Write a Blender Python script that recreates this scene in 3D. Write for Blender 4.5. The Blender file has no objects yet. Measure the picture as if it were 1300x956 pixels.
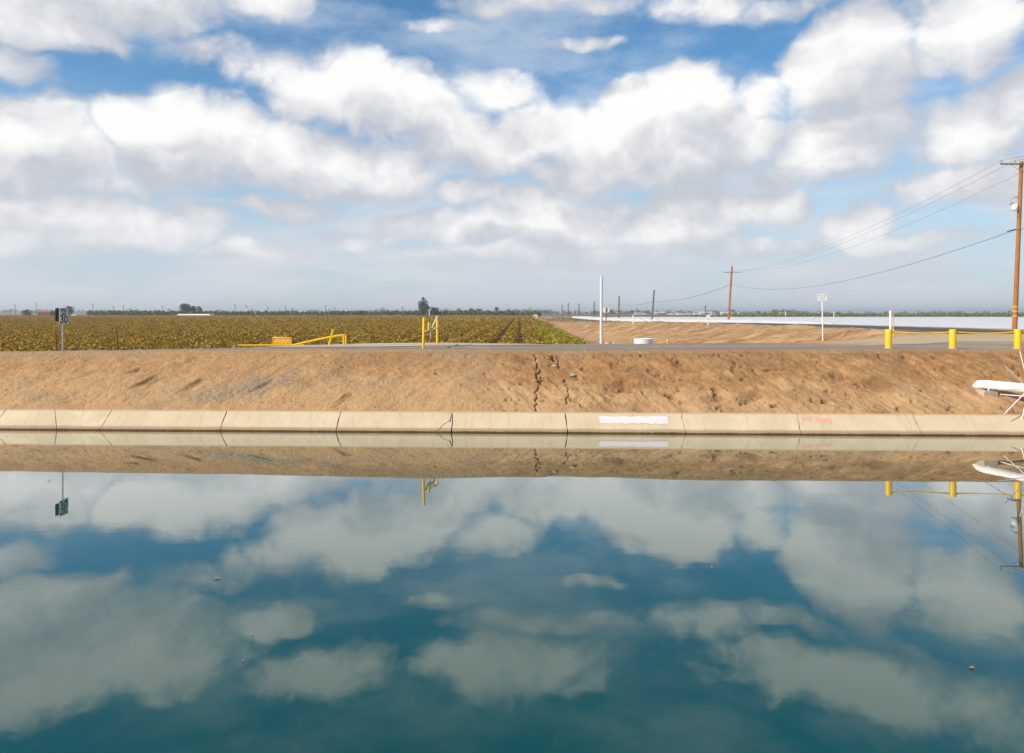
import bpy, math, random
import numpy as np
from mathutils import Vector, Matrix

random.seed(11)
RNG = np.random.default_rng(11)
S = bpy.context.scene
COL = S.collection

# ------------------------------------------------------------------ camera
CAM_H, FPX, CX, HY, YAW = 4.7, 1000.0, 650.0, 397.0, 0.010
cd = bpy.data.cameras.new('camera')
cd.sensor_width = 36.0
cd.lens = 36.0 * FPX / 1300.0
cd.shift_y = -(478.0 - HY) / 1300.0
cd.clip_start, cd.clip_end = 0.1, 30000.0
cam = bpy.data.objects.new('camera', cd)
cam.location = (0, 0, CAM_H)
cam.rotation_euler = (math.radians(90), 0, YAW)
COL.objects.link(cam)
S.camera = cam

# ------------------------------------------------------------------ node helper
class NT:
    def __init__(s, tree):
        s.t = tree
    def n(s, kind, ins=None, **props):
        nd = s.t.nodes.new(kind)
        for k, v in props.items():
            setattr(nd, k, v)
        for k, v in (ins or {}).items():
            s.put(nd.inputs[k], v)
        return nd
    def put(s, sock, v):
        if isinstance(v, bpy.types.NodeSocket):
            s.t.links.new(v, sock)
        else:
            sock.default_value = v
    def m(s, op, a, b=0.0, c=0.0, clamp=False):
        nd = s.t.nodes.new('ShaderNodeMath'); nd.operation = op; nd.use_clamp = clamp
        for i, v in enumerate((a, b, c)):
            s.put(nd.inputs[i], v)
        return nd.outputs[0]
    def v(s, op, a, b=(0, 0, 0), out=0):
        nd = s.t.nodes.new('ShaderNodeVectorMath'); nd.operation = op
        s.put(nd.inputs[0], a)
        s.put(nd.inputs[1], b)
        return nd.outputs[out]
    def scale(s, a, f):
        nd = s.t.nodes.new('ShaderNodeVectorMath'); nd.operation = 'SCALE'
        s.put(nd.inputs[0], a); s.put(nd.inputs['Scale'], f)
        return nd.outputs[0]
    def step(s, x, lo, hi, a=0.0, b=1.0):
        nd = s.t.nodes.new('ShaderNodeMapRange'); nd.interpolation_type = 'SMOOTHSTEP'
        for k, q in (('Value', x), ('From Min', lo), ('From Max', hi), ('To Min', a), ('To Max', b)):
            s.put(nd.inputs[k], q)
        return nd.outputs['Result']
    def mix(s, f, a, b, blend='MIX'):
        nd = s.t.nodes.new('ShaderNodeMix'); nd.data_type = 'RGBA'; nd.blend_type = blend
        s.put(nd.inputs[0], f)
        for i, q in ((6, a), (7, b)):
            if isinstance(q, tuple) and len(q) == 3:
                q = q + (1,)
            s.put(nd.inputs[i], q)
        return nd.outputs[2]
    def noise(s, vec, scale, detail=4, rough=0.55, dist=0.0, kind='FBM'):
        nd = s.t.nodes.new('ShaderNodeTexNoise'); nd.noise_type = kind
        for k, q in (('Vector', vec), ('Scale', scale), ('Detail', detail), ('Roughness', rough), ('Distortion', dist)):
            s.put(nd.inputs[k], q)
        return nd.outputs[0]
    def ramp(s, f, stops):
        nd = s.t.nodes.new('ShaderNodeValToRGB')
        e = nd.color_ramp.elements
        while len(e) > 1:
            e.remove(e[-1])
        e[0].position = stops[0][0]; e[0].color = stops[0][1] + (1,)
        for p, c in stops[1:]:
            q = e.new(p); q.color = c + (1,)
        s.put(nd.inputs[0], f)
        return nd.outputs[0]

# ------------------------------------------------------------------ sky, sun, exposure
SUN_DIR = Vector((-0.78, -0.42, 0.62)).normalized()      # towards the sun: left, a little behind the camera
SUN_EL = math.asin(SUN_DIR.z)
SUN_AZ = math.atan2(SUN_DIR.x, SUN_DIR.y)
SKY_STRENGTH = 0.10

def px_dir(px, py):
    ac = math.atan((px - CX) / FPX)
    return ac - YAW, math.atan((HY - py) / FPX * math.cos(ac))

# cumulus masses seen over the fields: pixel centre, half width, half height, weight
PUFFS = [
    # big bank of cumulus left of the middle
    (165, 160, 46, 36, 1.1), (215, 152, 52, 40, 1.15), (270, 172, 62, 44, 1.1), (335, 192, 80, 44, 1.0), (225, 200, 90, 40, .9),
    (420, 208, 90, 40, .95), (490, 218, 70, 34, .9),
    (400, 120, 60, 40, .9), (450, 100, 60, 40, 1.0), (505, 135, 80, 48, .9), (560, 175, 80, 46, .8), (330, 90, 70, 30, .55), (270, 62, 70, 26, .45),
    (345, 4, 62, 22, .85), (40, 22, 100, 36, .75), (120, 40, 50, 22, .6), (5, 78, 50, 30, .6),
    (30, 168, 70, 42, .95), (85, 195, 60, 34, .8), (0, 215, 80, 34, .8), (95, 225, 120, 22, .5),
    # lower left
    (50, 268, 70, 30, .95), (130, 285, 90, 34, .95), (225, 290, 80, 34, .85), (60, 310, 130, 24, .75), (300, 318, 110, 16, .5), (380, 268, 60, 18, .6), (330, 262, 40, 14, .5),
    # big cumulus right of the middle
    (868, 122, 42, 36, 1.2), (905, 150, 48, 40, 1.05), (800, 150, 52, 42, 1.05), (745, 178, 62, 44, 1.0), (845, 185, 100, 52, 1.05), (950, 180, 44, 40, .95),
    (690, 165, 70, 46, .8), (640, 190, 70, 44, .75), (640, 115, 70, 30, .55), (760, 225, 110, 26, .7),
    (1050, 72, 50, 44, 1.05), (1105, 66, 54, 46, 1.15), (1080, 110, 66, 40, 1.0), (1095, 175, 60, 40, .95), (1035, 195, 60, 42, .85), (1000, 225, 90, 26, .6), (975, 120, 40, 34, .5),
    (1230, 35, 70, 52, .85), (1180, 70, 50, 30, .5), (1285, 130, 46, 36, 1.0), (1235, 165, 70, 38, .85), (1180, 185, 50, 26, .5), (1215, 232, 80, 32, .8), (1290, 240, 60, 26, .6),
    # layered cloud lower down
    (600, 245, 54, 18, .95), (665, 258, 60, 22, .8), (720, 285, 130, 36, .85), (610, 288, 90, 30, .8), (520, 285, 60, 24, .7), (900, 262, 90, 30, .95), (985, 262, 50, 22, .8),
    (840, 292, 110, 26, .75), (680, 325, 190, 20, .7), (960, 312, 110, 16, .65), (1112, 272, 34, 24, .9), (1076, 286, 34, 18, .8), (1150, 305, 120, 14, .6), (450, 302, 70, 16, .6),
    (690, 4, 150, 16, .5), (880, 6, 90, 24, .45), (1000, 10, 80, 20, .45), (560, 30, 60, 14, .3), (740, 48, 90, 12, .3), (335, 317, 10, 8, .35),
    (120, -40, 190, 60, .8), (420, -60, 110, 40, .5), (640, -50, 140, 40, .6), (1080, -70, 200, 44, .6),
]

def cloud_group():
    g = bpy.data.node_groups.new('cloud_density', 'ShaderNodeTree')
    g.interface.new_socket('Dir', in_out='INPUT', socket_type='NodeSocketVector')
    g.interface.new_socket('Density', in_out='OUTPUT', socket_type='NodeSocketFloat')
    T = NT(g)
    gi = T.n('NodeGroupInput'); go = T.n('NodeGroupOutput')
    d0 = T.v('NORMALIZE', gi.outputs[0])
    # warped lookups give the ragged, billowing outlines
    wn = T.n('ShaderNodeTexNoise', {'Vector': d0, 'Scale': 10.0, 'Detail': 2.0, 'Roughness': .6})
    w = T.scale(T.v('SUBTRACT', wn.outputs['Color'], (.5, .5, .5)), 0.060)
    d = T.v('ADD', d0, w)
    sp = T.n('ShaderNodeSeparateXYZ', {0: d})
    az = T.m('ARCTAN2', sp.outputs[0], sp.outputs[1])
    hl = T.m('SQRT', T.m('ADD', T.m('MULTIPLY', sp.outputs[0], sp.outputs[0]), T.m('MULTIPLY', sp.outputs[1], sp.outputs[1])))
    el = T.m('ARCTAN2', sp.outputs[2], hl)
    P = T.n('ShaderNodeCombineXYZ', {0: az, 1: el, 2: 0.0}).outputs[0]
    F = None
    for (px, py, rx, ry, wt) in PUFFS:
        a, e = px_dir(px, py)
        k = FPX / 1.0
        nd = T.n('ShaderNodeVectorMath', {0: P, 1: (k / rx, k / ry, 0), 2: (-a * k / rx, -e * k / ry, 0)}, operation='MULTIPLY_ADD')
        q = nd.outputs[0]
        f = T.m('SUBTRACT', wt, T.v('DOT_PRODUCT', q, q, out=1))
        F = f if F is None else T.m('SMOOTH_MAX', F, f, 0.25)
    # the same kind of cloud goes on outside the picture
    out = T.m('MAXIMUM', T.step(T.m('ABSOLUTE', az), .58, .78), T.step(el, .40, .54))
    gen = T.noise(T.v('MULTIPLY', d, (1, 1, 2.0)), 2.6, 2, .5)
    gen = T.m('SUBTRACT', T.m('MULTIPLY_ADD', gen, 7.0, -3.6), T.m('MULTIPLY', T.m('SUBTRACT', 1.0, out), 9.0))
    F = T.m('SMOOTH_MAX', F, gen, 0.4)
    F = T.m('MAXIMUM', F, -2.0)
    dz = T.v('MULTIPLY', d, (1, 1, 1.25))
    n1 = T.noise(dz, 13.0, 7, .62)
    n2 = T.m('MULTIPLY_ADD', T.noise(dz, 17.0, 3, .55), 2.0, -1.0)
    n2 = T.m('SQRT', T.m('MULTIPLY_ADD', n2, n2, .012))
    D = T.m('MULTIPLY_ADD', F, 1.35, T.m('MULTIPLY_ADD', n1, 2.5, -1.01))
    D = T.m('ADD', D, T.m('MULTIPLY_ADD', n2, 1.5, -.27))
    T.put(go.inputs[0], D)
    return g

def build_world():
    w = bpy.data.worlds.new('World'); S.world = w; w.use_nodes = True
    t = w.node_tree; t.nodes.clear(); T = NT(t)
    sky = T.n('ShaderNodeTexSky', sky_type='NISHITA', sun_disc=False, sun_elevation=SUN_EL,
              sun_rotation=SUN_AZ, altitude=50, air_density=1.0, dust_density=0.6, ozone_density=3.0)
    tc = T.n('ShaderNodeTexCoord')
    d = tc.outputs['Generated']
    g = cloud_group()
    def dens(vec):
        nd = T.n('ShaderNodeGroup'); nd.node_tree = g
        T.put(nd.inputs[0], vec)
        return nd.outputs[0]
    D0 = dens(d)
    D1 = dens(T.v('ADD', d, (-0.026, 0, 0.054)))
    sp = T.n('ShaderNodeSeparateXYZ', {0: T.v('NORMALIZE', d)})
    el = sp.outputs[2]
    k = 1.0 / SKY_STRENGTH
    # blue of the clear air, then a thin veil, then cumulus
    base = T.mix(1.0, sky.outputs[0], (.70, 1.12, 1.28), 'MULTIPLY')
    veil = T.noise(T.v('MULTIPLY', d, (1, 1, 2.6)), 5.0, 5, .6)
    veil_a = T.m('MULTIPLY', T.step(veil, .38, .72), .55)
    low = T.step(el, .0, .30, 1.0, 0.0)
    veil_a = T.m('ADD', veil_a, T.m('MULTIPLY', low, .80), clamp=True)
    vcol = T.mix(low, (.66 * k, .73 * k, .82 * k), (.60 * k, .645 * k, .705 * k))
    col = T.mix(veil_a, base, vcol)
    # flat layers of far cloud low over the horizon
    st = T.noise(T.v('MULTIPLY', d, (1, 1, 8.0)), 5.5, 4, .55)
    col = T.mix(T.m('MULTIPLY', T.step(st, .44, .66), T.step(el, .0, .05, .15, .55)), col, T.mix(low, col, (.70 * k, .715 * k, .76 * k)))
    a = T.step(D0, -.34, .92)
    sh = T.m('SUBTRACT', D0, D1)
    lit = T.step(sh, -1.15, 1.75)
    thick = T.step(D0, .2, 2.6)
    ccol = T.mix(lit, (.53 * k, .555 * k, .61 * k), (.97 * k, .957 * k, .935 * k))
    ccol = T.mix(T.m('MULTIPLY', T.m('MULTIPLY', thick, T.m('SUBTRACT', 1.0, lit)), .45), ccol, (.50 * k, .52 * k, .565 * k))
    near_h = T.step(el, .02, .14, .66, 0.0)
    ccol = T.mix(near_h, ccol, (.63 * k, .665 * k, .72 * k))
    a = T.m('MULTIPLY', a, T.step(el, .0, .10, .25, .96))
    col = T.mix(a, col, ccol)
    bg = T.n('ShaderNodeBackground', {'Color': col, 'Strength': SKY_STRENGTH})
    o = T.n('ShaderNodeOutputWorld')
    t.links.new(bg.outputs[0], o.inputs['Surface'])
    w.cycles.sampling_method = 'MANUAL'
    w.cycles.sample_map_resolution = 512
build_world()

sl = bpy.data.lights.new('sun', 'SUN')
sl.energy, sl.angle, sl.color = 4.8, math.radians(0.53), (1.0, .91, .77)
sun = bpy.data.objects.new('sun', sl)
sun.rotation_euler = SUN_DIR.to_track_quat('Z', 'Y').to_euler()
sun.location = (-60, -40, 60)
COL.objects.link(sun)
S.cycles.use_adaptive_sampling = True
S.cycles.adaptive_threshold = 0.005
S.cycles.adaptive_min_samples = 16
S.cycles.use_denoising = True
S.cycles.max_bounces = 6
S.cycles.diffuse_bounces = 3
S.cycles.transmission_bounces = 4
S.view_settings.view_transform = 'Standard'
S.view_settings.look = 'None'
S.view_settings.exposure = 0.10
S.view_settings.gamma = 1.0

# ------------------------------------------------------------------ helpers
def tag(o, label=None, cat=None, group=None, kind=None):
    for k, q in (('label', label), ('category', cat), ('group', group), ('kind', kind)):
        if q:
            o[k] = q
    return o

def at(px, py, d):
    r = (px - CX) / FPX * d
    c, s = math.cos(YAW), math.sin(YAW)
    return Vector((r * c - d * s, r * s + d * c, CAM_H + (HY - py) / FPX * d))

def empty(name, loc, rz=0.0):
    o = bpy.data.objects.new(name, None); COL.objects.link(o)
    o.location = loc; o.rotation_euler = (0, 0, rz); o.empty_display_size = .2
    return o

def link(name, me, mats, parent=None, smooth=False):
    o = bpy.data.objects.new(name, me)
    COL.objects.link(o)
    for m in (mats if isinstance(mats, (list, tuple)) else [mats]):
        if m:
            me.materials.append(m)
    if parent:
        o.parent = parent
    if smooth:
        me.polygons.foreach_set('use_smooth', [True] * len(me.polygons))
    return o

def np_mesh(name, V, F):
    V = np.asarray(V, dtype=np.float32); F = np.asarray(F, dtype=np.int32)
    k = F.shape[1]
    me = bpy.data.meshes.new(name)
    me.vertices.add(len(V)); me.vertices.foreach_set('co', V.ravel())
    me.loops.add(F.size); me.loops.foreach_set('vertex_index', F.ravel())
    me.polygons.add(len(F)); me.polygons.foreach_set('loop_start', np.arange(0, F.size, k, dtype=np.int32))
    me.update(calc_edges=True)
    return me

def grid_faces(nu, nv):
    i = np.arange((nu - 1) * (nv - 1)); a = (i // (nv - 1)) * nv + i % (nv - 1)
    return np.stack([a, a + nv, a + nv + 1, a + 1], 1)

class MB:
    def __init__(s):
        s.v, s.f, s.mi, s.sm = [], [], [], []
    def add(s, vs, fs, mi=0, sm=False):
        b = len(s.v); s.v += [tuple(q) for q in vs]
        for f in fs:
            s.f.append(tuple(b + i for i in f)); s.mi.append(mi); s.sm.append(sm)
    def box(s, c, size, rz=0.0, mi=0, M=None):
        M = M or (Matrix.Translation(Vector(c)) @ Matrix.Rotation(rz, 4, 'Z'))
        h = [q / 2 for q in size]
        vs = [M @ Vector((x * h[0], y * h[1], z * h[2])) for x in (-1, 1) for y in (-1, 1) for z in (-1, 1)]
        s.add(vs, [(0, 1, 3, 2), (4, 6, 7, 5), (0, 4, 5, 1), (2, 3, 7, 6), (0, 2, 6, 4), (1, 5, 7, 3)], mi)
        return s
    def tube(s, pts, r, n=10, mi=0, cap=True):
        pts = [Vector(p) for p in pts]
        rs = r if isinstance(r, (list, tuple)) else [r] * len(pts)
        vs, fs = [], []
        up = None
        for i, p in enumerate(pts):
            t = (pts[min(i + 1, len(pts) - 1)] - pts[max(i - 1, 0)]).normalized()
            if up is None:
                up = Vector((0, 0, 1)) if abs(t.z) < .9 else Vector((1, 0, 0))
            u = (up - t * up.dot(t)).normalized(); w = t.cross(u); up = u
            for k in range(n):
                a = 2 * math.pi * k / n
                vs.append(p + (u * math.cos(a) + w * math.sin(a)) * rs[i])
        for i in range(len(pts) - 1):
            for k in range(n):
                a, b = i * n + k, i * n + (k + 1) % n
                fs.append((a, b, b + n, a + n))
        s.add(vs, fs, mi, True)
        if cap:
            e = (len(pts) - 1) * n
            s.add(vs[:n], [tuple(range(n - 1, -1, -1))], mi)
            s.add(vs[e:], [tuple(range(n))], mi)
        return s
    def build(s, name, mats, parent=None):
        me = bpy.data.meshes.new(name)
        me.from_pydata(s.v, [], s.f)
        me.polygons.foreach_set('material_index', s.mi)
        me.polygons.foreach_set('use_smooth', s.sm)
        me.update()
        return link(name, me, mats, parent)

def _hash(i, j, k, seed):
    h = (i * 374761393 + j * 668265263 + k * 2147483647 + seed * 1442695041) & 0xffffffff
    h = ((h ^ (h >> 13)) * 1274126177) & 0xffffffff
    return ((h ^ (h >> 16)) & 0xffff) / 65535.0

def vnoise(x, y, seed=0):
    x = np.asarray(x, dtype=np.float64); y = np.asarray(y, dtype=np.float64)
    xi, yi = np.floor(x).astype(np.int64), np.floor(y).astype(np.int64)
    fx, fy = x - xi, y - yi
    fx = fx * fx * fx * (fx * (fx * 6 - 15) + 10); fy = fy * fy * fy * (fy * (fy * 6 - 15) + 10)
    h = lambda a, b: _hash(a, b, np.int64(7), seed)
    return (h(xi, yi) * (1 - fx) + h(xi + 1, yi) * fx) * (1 - fy) + (h(xi, yi + 1) * (1 - fx) + h(xi + 1, yi + 1) * fx) * fy - .5

def fbm(x, y, octs=4, rough=.5, seed=0):
    r, a, f = 0, 1.0, 1.0
    for o in range(octs):
        r = r + a * vnoise(x * f + 17.3 * o, y * f - 9.1 * o, seed + o); a *= rough; f *= 2.03
    return r

def sstep(lo, hi, x):
    t = np.clip((np.asarray(x, dtype=np.float64) - lo) / (hi - lo), 0, 1)
    return t * t * (3 - 2 * t)

def leaf_cards(C, size, flat=0.0, rng=RNG, aspect=.75):
    """one folded leaf (two triangles) per centre"""
    n = len(C)
    nrm = rng.normal(size=(n, 3)); nrm[:, 2] = np.abs(nrm[:, 2]) + flat
    nrm /= np.linalg.norm(nrm, axis=1)[:, None]
    t = rng.normal(size=(n, 3)); u = np.cross(nrm, t); u /= np.linalg.norm(u, axis=1)[:, None]
    w = np.cross(nrm, u)
    sz = (np.asarray(size) * rng.uniform(.65, 1.35, n))[:, None]
    fold = nrm * sz * .18
    V = np.stack([C - u * sz * .5, C - w * sz * .5 * aspect + fold, C + u * sz * .5, C + w * sz * .5 * aspect + fold], 1).reshape(-1, 3)
    F = np.arange(n * 4).reshape(n, 4)
    return V, F

# ------------------------------------------------------------------ materials
def material(name, fn):
    m = bpy.data.materials.new(name); m.use_nodes = True
    t = m.node_tree; t.nodes.clear(); T = NT(t)
    o = T.n('ShaderNodeOutputMaterial')
    t.links.new(fn(T), o.inputs['Surface'])
    return m

def principled(T, col, rough=.6, spec=.5, metal=0.0, normal=None, ior=1.5):
    nd = T.n('ShaderNodeBsdfPrincipled', {'Roughness': rough, 'Metallic': metal, 'IOR': ior, 'Specular IOR Level': spec})
    T.put(nd.inputs['Base Color'], col + (1,) if isinstance(col, tuple) else col)
    if normal is not None:
        T.put(nd.inputs['Normal'], normal)
    return nd.outputs[0]

def bump(T, h, strength=.5, dist=.02):
    return T.n('ShaderNodeBump', {'Height': h, 'Strength': strength, 'Distance': dist}).outputs[0]

def painted(name, col, rough=.5, wear=.25, dirt=(.20, .13, .07), scale=6.0):
    def fn(T):
        p = T.n('ShaderNodeNewGeometry').outputs['Position']
        n = T.noise(p, scale, 5, .6)
        n2 = T.noise(p, scale * 6, 3, .6)
        c = T.mix(T.m('MULTIPLY', T.step(n, .5, .8), wear), col, dirt)
        c = T.mix(T.m('MULTIPLY', T.step(n2, .62, .75), wear), c, dirt)
        return principled(T, c, rough, .4, normal=bump(T, n2, .15, .004))
    return material(name, fn)

def plain(name, col, rough=.6, metal=0.0, spec=.4):
    return material(name, lambda T: principled(T, T.mix(T.m('MULTIPLY', T.noise(T.n('ShaderNodeNewGeometry').outputs['Position'], 9.0, 4, .6), .5),
                                                       col, tuple(q * .6 for q in col)), rough, spec, metal))

def m_bank(T):
    p = T.n('ShaderNodeNewGeometry').outputs['Position']
    at_ = T.n('ShaderNodeAttribute', attribute_name='soil')
    sp = T.n('ShaderNodeSeparateColor', {0: at_.outputs['Color']})
    gravel, pale, dark_soil = sp.outputs[0], sp.outputs[1], sp.outputs[2]
    n1 = T.noise(p, 1.4, 6, .6); n2 = T.noise(p, 7.0, 5, .65); n3 = T.noise(p, 17.0, 3, .75)
    c = T.mix(T.step(n1, .32, .68), (.27, .128, .045), (.385, .215, .092))
    c = T.mix(T.m('MULTIPLY', T.step(n2, .42, .72), .45), c, (.45, .29, .155))
    c = T.mix(T.m('MULTIPLY', pale, .70), c, (.46, .298, .158))
    c = T.mix(T.m('MULTIPLY', dark_soil, .70), c, (.215, .112, .05))
    c = T.mix(T.m('MULTIPLY', gravel, .85), c, T.mix(T.step(n3, .4, .6), (.20, .142, .09), (.36, .268, .175)))
    c = T.mix(T.m('MULTIPLY', T.step(n3, .54, .74), .38), c, (.56, .44, .31))
    c = T.mix(T.m('MULTIPLY', T.step(n3, .46, .28), .45), c, (.17, .09, .045))
    h = T.m('ADD', T.m('MULTIPLY', n3, .35), n2)
    return principled(T, c, .95, .15, normal=bump(T, h, .75, .05))

def m_ground(T):
    p = T.n('ShaderNodeNewGeometry').outputs['Position']
    # grader marks run slantwise down the fill slope
    q = T.n('ShaderNodeMapping', {0: p, 'Rotation': (0, 0, math.radians(-38)), 'Scale': (.16, 1.3, 1.0)}).outputs[0]
    n0 = T.noise(p, .035, 4, .55); n1 = T.noise(p, .6, 6, .6); n2 = T.noise(q, .9, 5, .62); n3 = T.noise(p, 9.0, 3, .7)
    c = T.mix(T.step(n1, .3, .7), (.285, .160, .078), (.40, .25, .132))
    c = T.mix(T.m('MULTIPLY', T.step(n2, .46, .66), .6), c, (.47, .32, .185))
    c = T.mix(T.m('MULTIPLY', T.step(n2, .50, .36), .75), c, (.20, .105, .048))
    c = T.mix(T.m('MULTIPLY', T.step(n0, .5, .62), .35), c, (.30, .22, .12))
    c = T.mix(T.m('MULTIPLY', T.step(n3, .55, .75), .3), c, (.52, .40, .27))
    at_ = T.n('ShaderNodeAttribute', attribute_name='farm')
    sp = T.n('ShaderNodeSeparateColor', {0: at_.outputs['Color']})
    c = T.mix(T.m('MULTIPLY', sp.outputs[0], .9), c, (.20, .13, .07))       # vineyard soil
    c = T.mix(T.m('MULTIPLY', sp.outputs[1], .9), c, (.44, .345, .235))     # pale gravel shoulder
    c = T.mix(T.m('MULTIPLY', sp.outputs[2], .9), c, T.mix(n0, (.06, .09, .03), (.22, .12, .08)))  # far crops
    h = T.m('ADD', T.m('MULTIPLY', n2, 1.0), T.m('MULTIPLY', n3, .15))
    return principled(T, c, .95, .12, normal=bump(T, h, .9, .25))

def m_road(T):
    p = T.n('ShaderNodeNewGeometry').outputs['Position']
    q = T.v('MULTIPLY', p, (.06, 1.6, 1))
    n1 = T.noise(q, 1.0, 5, .6); n2 = T.noise(p, 22.0, 3, .7); n3 = T.noise(p, .8, 5, .6)
    c = T.mix(T.step(n1, .34, .66), (.15, .122, .096), (.31, .252, .195))
    c = T.mix(T.m('MULTIPLY', T.step(n3, .5, .72), .6), c, (.36, .275, .185))
    c = T.mix(T.m('MULTIPLY', T.step(n2, .5, .72), .5), c, (.40, .36, .31))
    c = T.mix(T.m('MULTIPLY', T.step(n2, .46, .3), .5), c, (.08, .07, .06))
    return principled(T, c, .92, .2, normal=bump(T, n2, .5, .02))

def m_pale_road(T):
    p = T.n('ShaderNodeNewGeometry').outputs['Position']
    q = T.v('MULTIPLY', p, (.08, 1.4, 1))
    n1 = T.noise(q, 1.2, 5, .6); n2 = T.noise(p, 16.0, 4, .7)
    c = T.mix(T.step(n1, .35, .65), (.33, .275, .21), (.50, .425, .33))
    c = T.mix(T.m('MULTIPLY', T.step(n2, .5, .75), .5), c, (.28, .22, .16))
    return principled(T, c, .92, .2, normal=bump(T, n2, .5, .02))

def m_asphalt(T):
    p = T.n('ShaderNodeNewGeometry').outputs['Position']
    n1 = T.noise(p, .5, 5, .6); n2 = T.noise(p, 30.0, 2, .6)
    c = T.mix(n1, (.045, .044, .045), (.085, .08, .075))
    c = T.mix(T.m('MULTIPLY', T.step(n2, .5, .7), .4), c, (.12, .115, .11))
    return principled(T, c, .85, .3, normal=bump(T, n2, .3, .01))

def m_concrete(T):
    g = T.n('ShaderNodeNewGeometry'); p = g.outputs['Position']
    oi = T.n('ShaderNodeObjectInfo').outputs['Random']
    n1 = T.noise(p, .9, 6, .6); n2 = T.noise(p, 12.0, 5, .65); n3 = T.noise(T.v('MULTIPLY', p, (3, .4, .4)), 2.2, 4, .6)
    c = T.mix(T.step(n1, .3, .7), (.50, .405, .278), (.58, .485, .345))
    c = T.mix(T.m('MULTIPLY', oi, .35), c, (.52, .41, .28))
    c = T.mix(T.m('MULTIPLY', T.step(n3, .52, .74), .35), c, (.34, .255, .165))
    c = T.mix(T.m('MULTIPLY', T.step(n2, .60, .74), .30), c, (.28, .205, .13))
    z = T.n('ShaderNodeSeparateXYZ', {0: p}).outputs[2]
    zz = T.m('ADD', z, T.m('MULTIPLY_ADD', n2, .07, -.035))
    zz = T.m('ADD', zz, T.m('MULTIPLY_ADD', n1, .06, -.03))
    c = T.mix(T.m('MULTIPLY', T.step(zz, .655, .725), .75), c, (.40, .255, .135))   # soil washed over the lip
    c = T.mix(T.step(zz, .20, .10), c, (.32, .225, .135))                   # old high-water mark
    c = T.mix(T.step(zz, .070, .035), c, (.070, .038, .012))                # algae line
    return principled(T, c, .85, .25, normal=bump(T, n2, .35, .01))

def m_joint(T):
    p = T.n('ShaderNodeNewGeometry').outputs['Position']
    n = T.noise(p, 30.0, 3, .7)
    return principled(T, T.mix(n, (.05, .038, .028), (.17, .13, .09)), .9, .2)

def m_water(T):
    p = T.n('ShaderNodeNewGeometry').outputs['Position']
    n1 = T.noise(T.v('MULTIPLY', p, (.45, 1.0, 1)), .55, 3, .5)
    n2 = T.noise(T.v('MULTIPLY', p, (.6, 1.0, 1)), 4.0, 2, .5)
    patch = T.step(T.noise(p, .12, 3, .5), .5, .72, .12, 1.0)
    h = T.m('ADD', T.m('MULTIPLY', n1, .8), T.m('MULTIPLY', T.m('MULTIPLY', n2, patch), .10))
    nb = bump(T, h, .038, .06)
    n3 = T.noise(p, .08, 3, .5)
    c = T.mix(n3, (.001, .043, .036), (.0015, .060, .047))
    df = T.n('ShaderNodeBsdfDiffuse', {'Normal': nb}); T.put(df.inputs['Color'], c)
    gl = T.n('ShaderNodeBsdfGlossy', {'Color': (.97, .985, .98, 1), 'Roughness': .012, 'Normal': nb})
    fr = T.n('ShaderNodeFresnel', {'IOR': 1.333, 'Normal': nb}).outputs[0]
    mx = T.n('ShaderNodeMixShader', {0: T.m('MULTIPLY', fr, 1.8, clamp=True)})
    T.t.links.new(df.outputs[0], mx.inputs[1]); T.t.links.new(gl.outputs[0], mx.inputs[2])
    return mx.outputs[0]

def leaf_mat(name, stops, trans=.25, rough=.6):
    def fn(T):
        g = T.n('ShaderNodeNewGeometry')
        oi = T.n('ShaderNodeObjectInfo').outputs['Random']
        n = T.noise(g.outputs['Position'], .9, 4, .6)
        f = T.m('ADD', T.m('MULTIPLY', g.outputs['Random Per Island'], .70), T.m('MULTIPLY_ADD', n, 1.2, -.46), clamp=True)
        f = T.m('MULTIPLY_ADD', oi, .10, T.m('SUBTRACT', f, .05), clamp=True)
        c = T.ramp(f, stops)
        b = principled(T, c, rough, .25)
        tr = T.n('ShaderNodeBsdfTranslucent'); T.put(tr.inputs[0], c)
        mx = T.n('ShaderNodeMixShader', {0: trans})
        T.t.links.new(b, mx.inputs[1]); T.t.links.new(tr.outputs[0], mx.inputs[2])
        return mx.outputs[0]
    return material(name, fn)

def m_wood(name, a, b):
    def fn(T):
        p = T.n('ShaderNodeTexCoord').outputs['Object']
        n = T.noise(T.v('MULTIPLY', p, (9, 9, .5)), 2.0, 6, .65)
        n2 = T.noise(p, .8, 3, .5)
        c = T.mix(T.step(n, .3, .7), a, b)
        c = T.mix(T.m('MULTIPLY', T.step(n2, .5, .7), .4), c, tuple(q * .55 for q in a))
        return principled(T, c, .85, .2, normal=bump(T, n, .5, .02))
    return material(name, fn)

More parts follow.
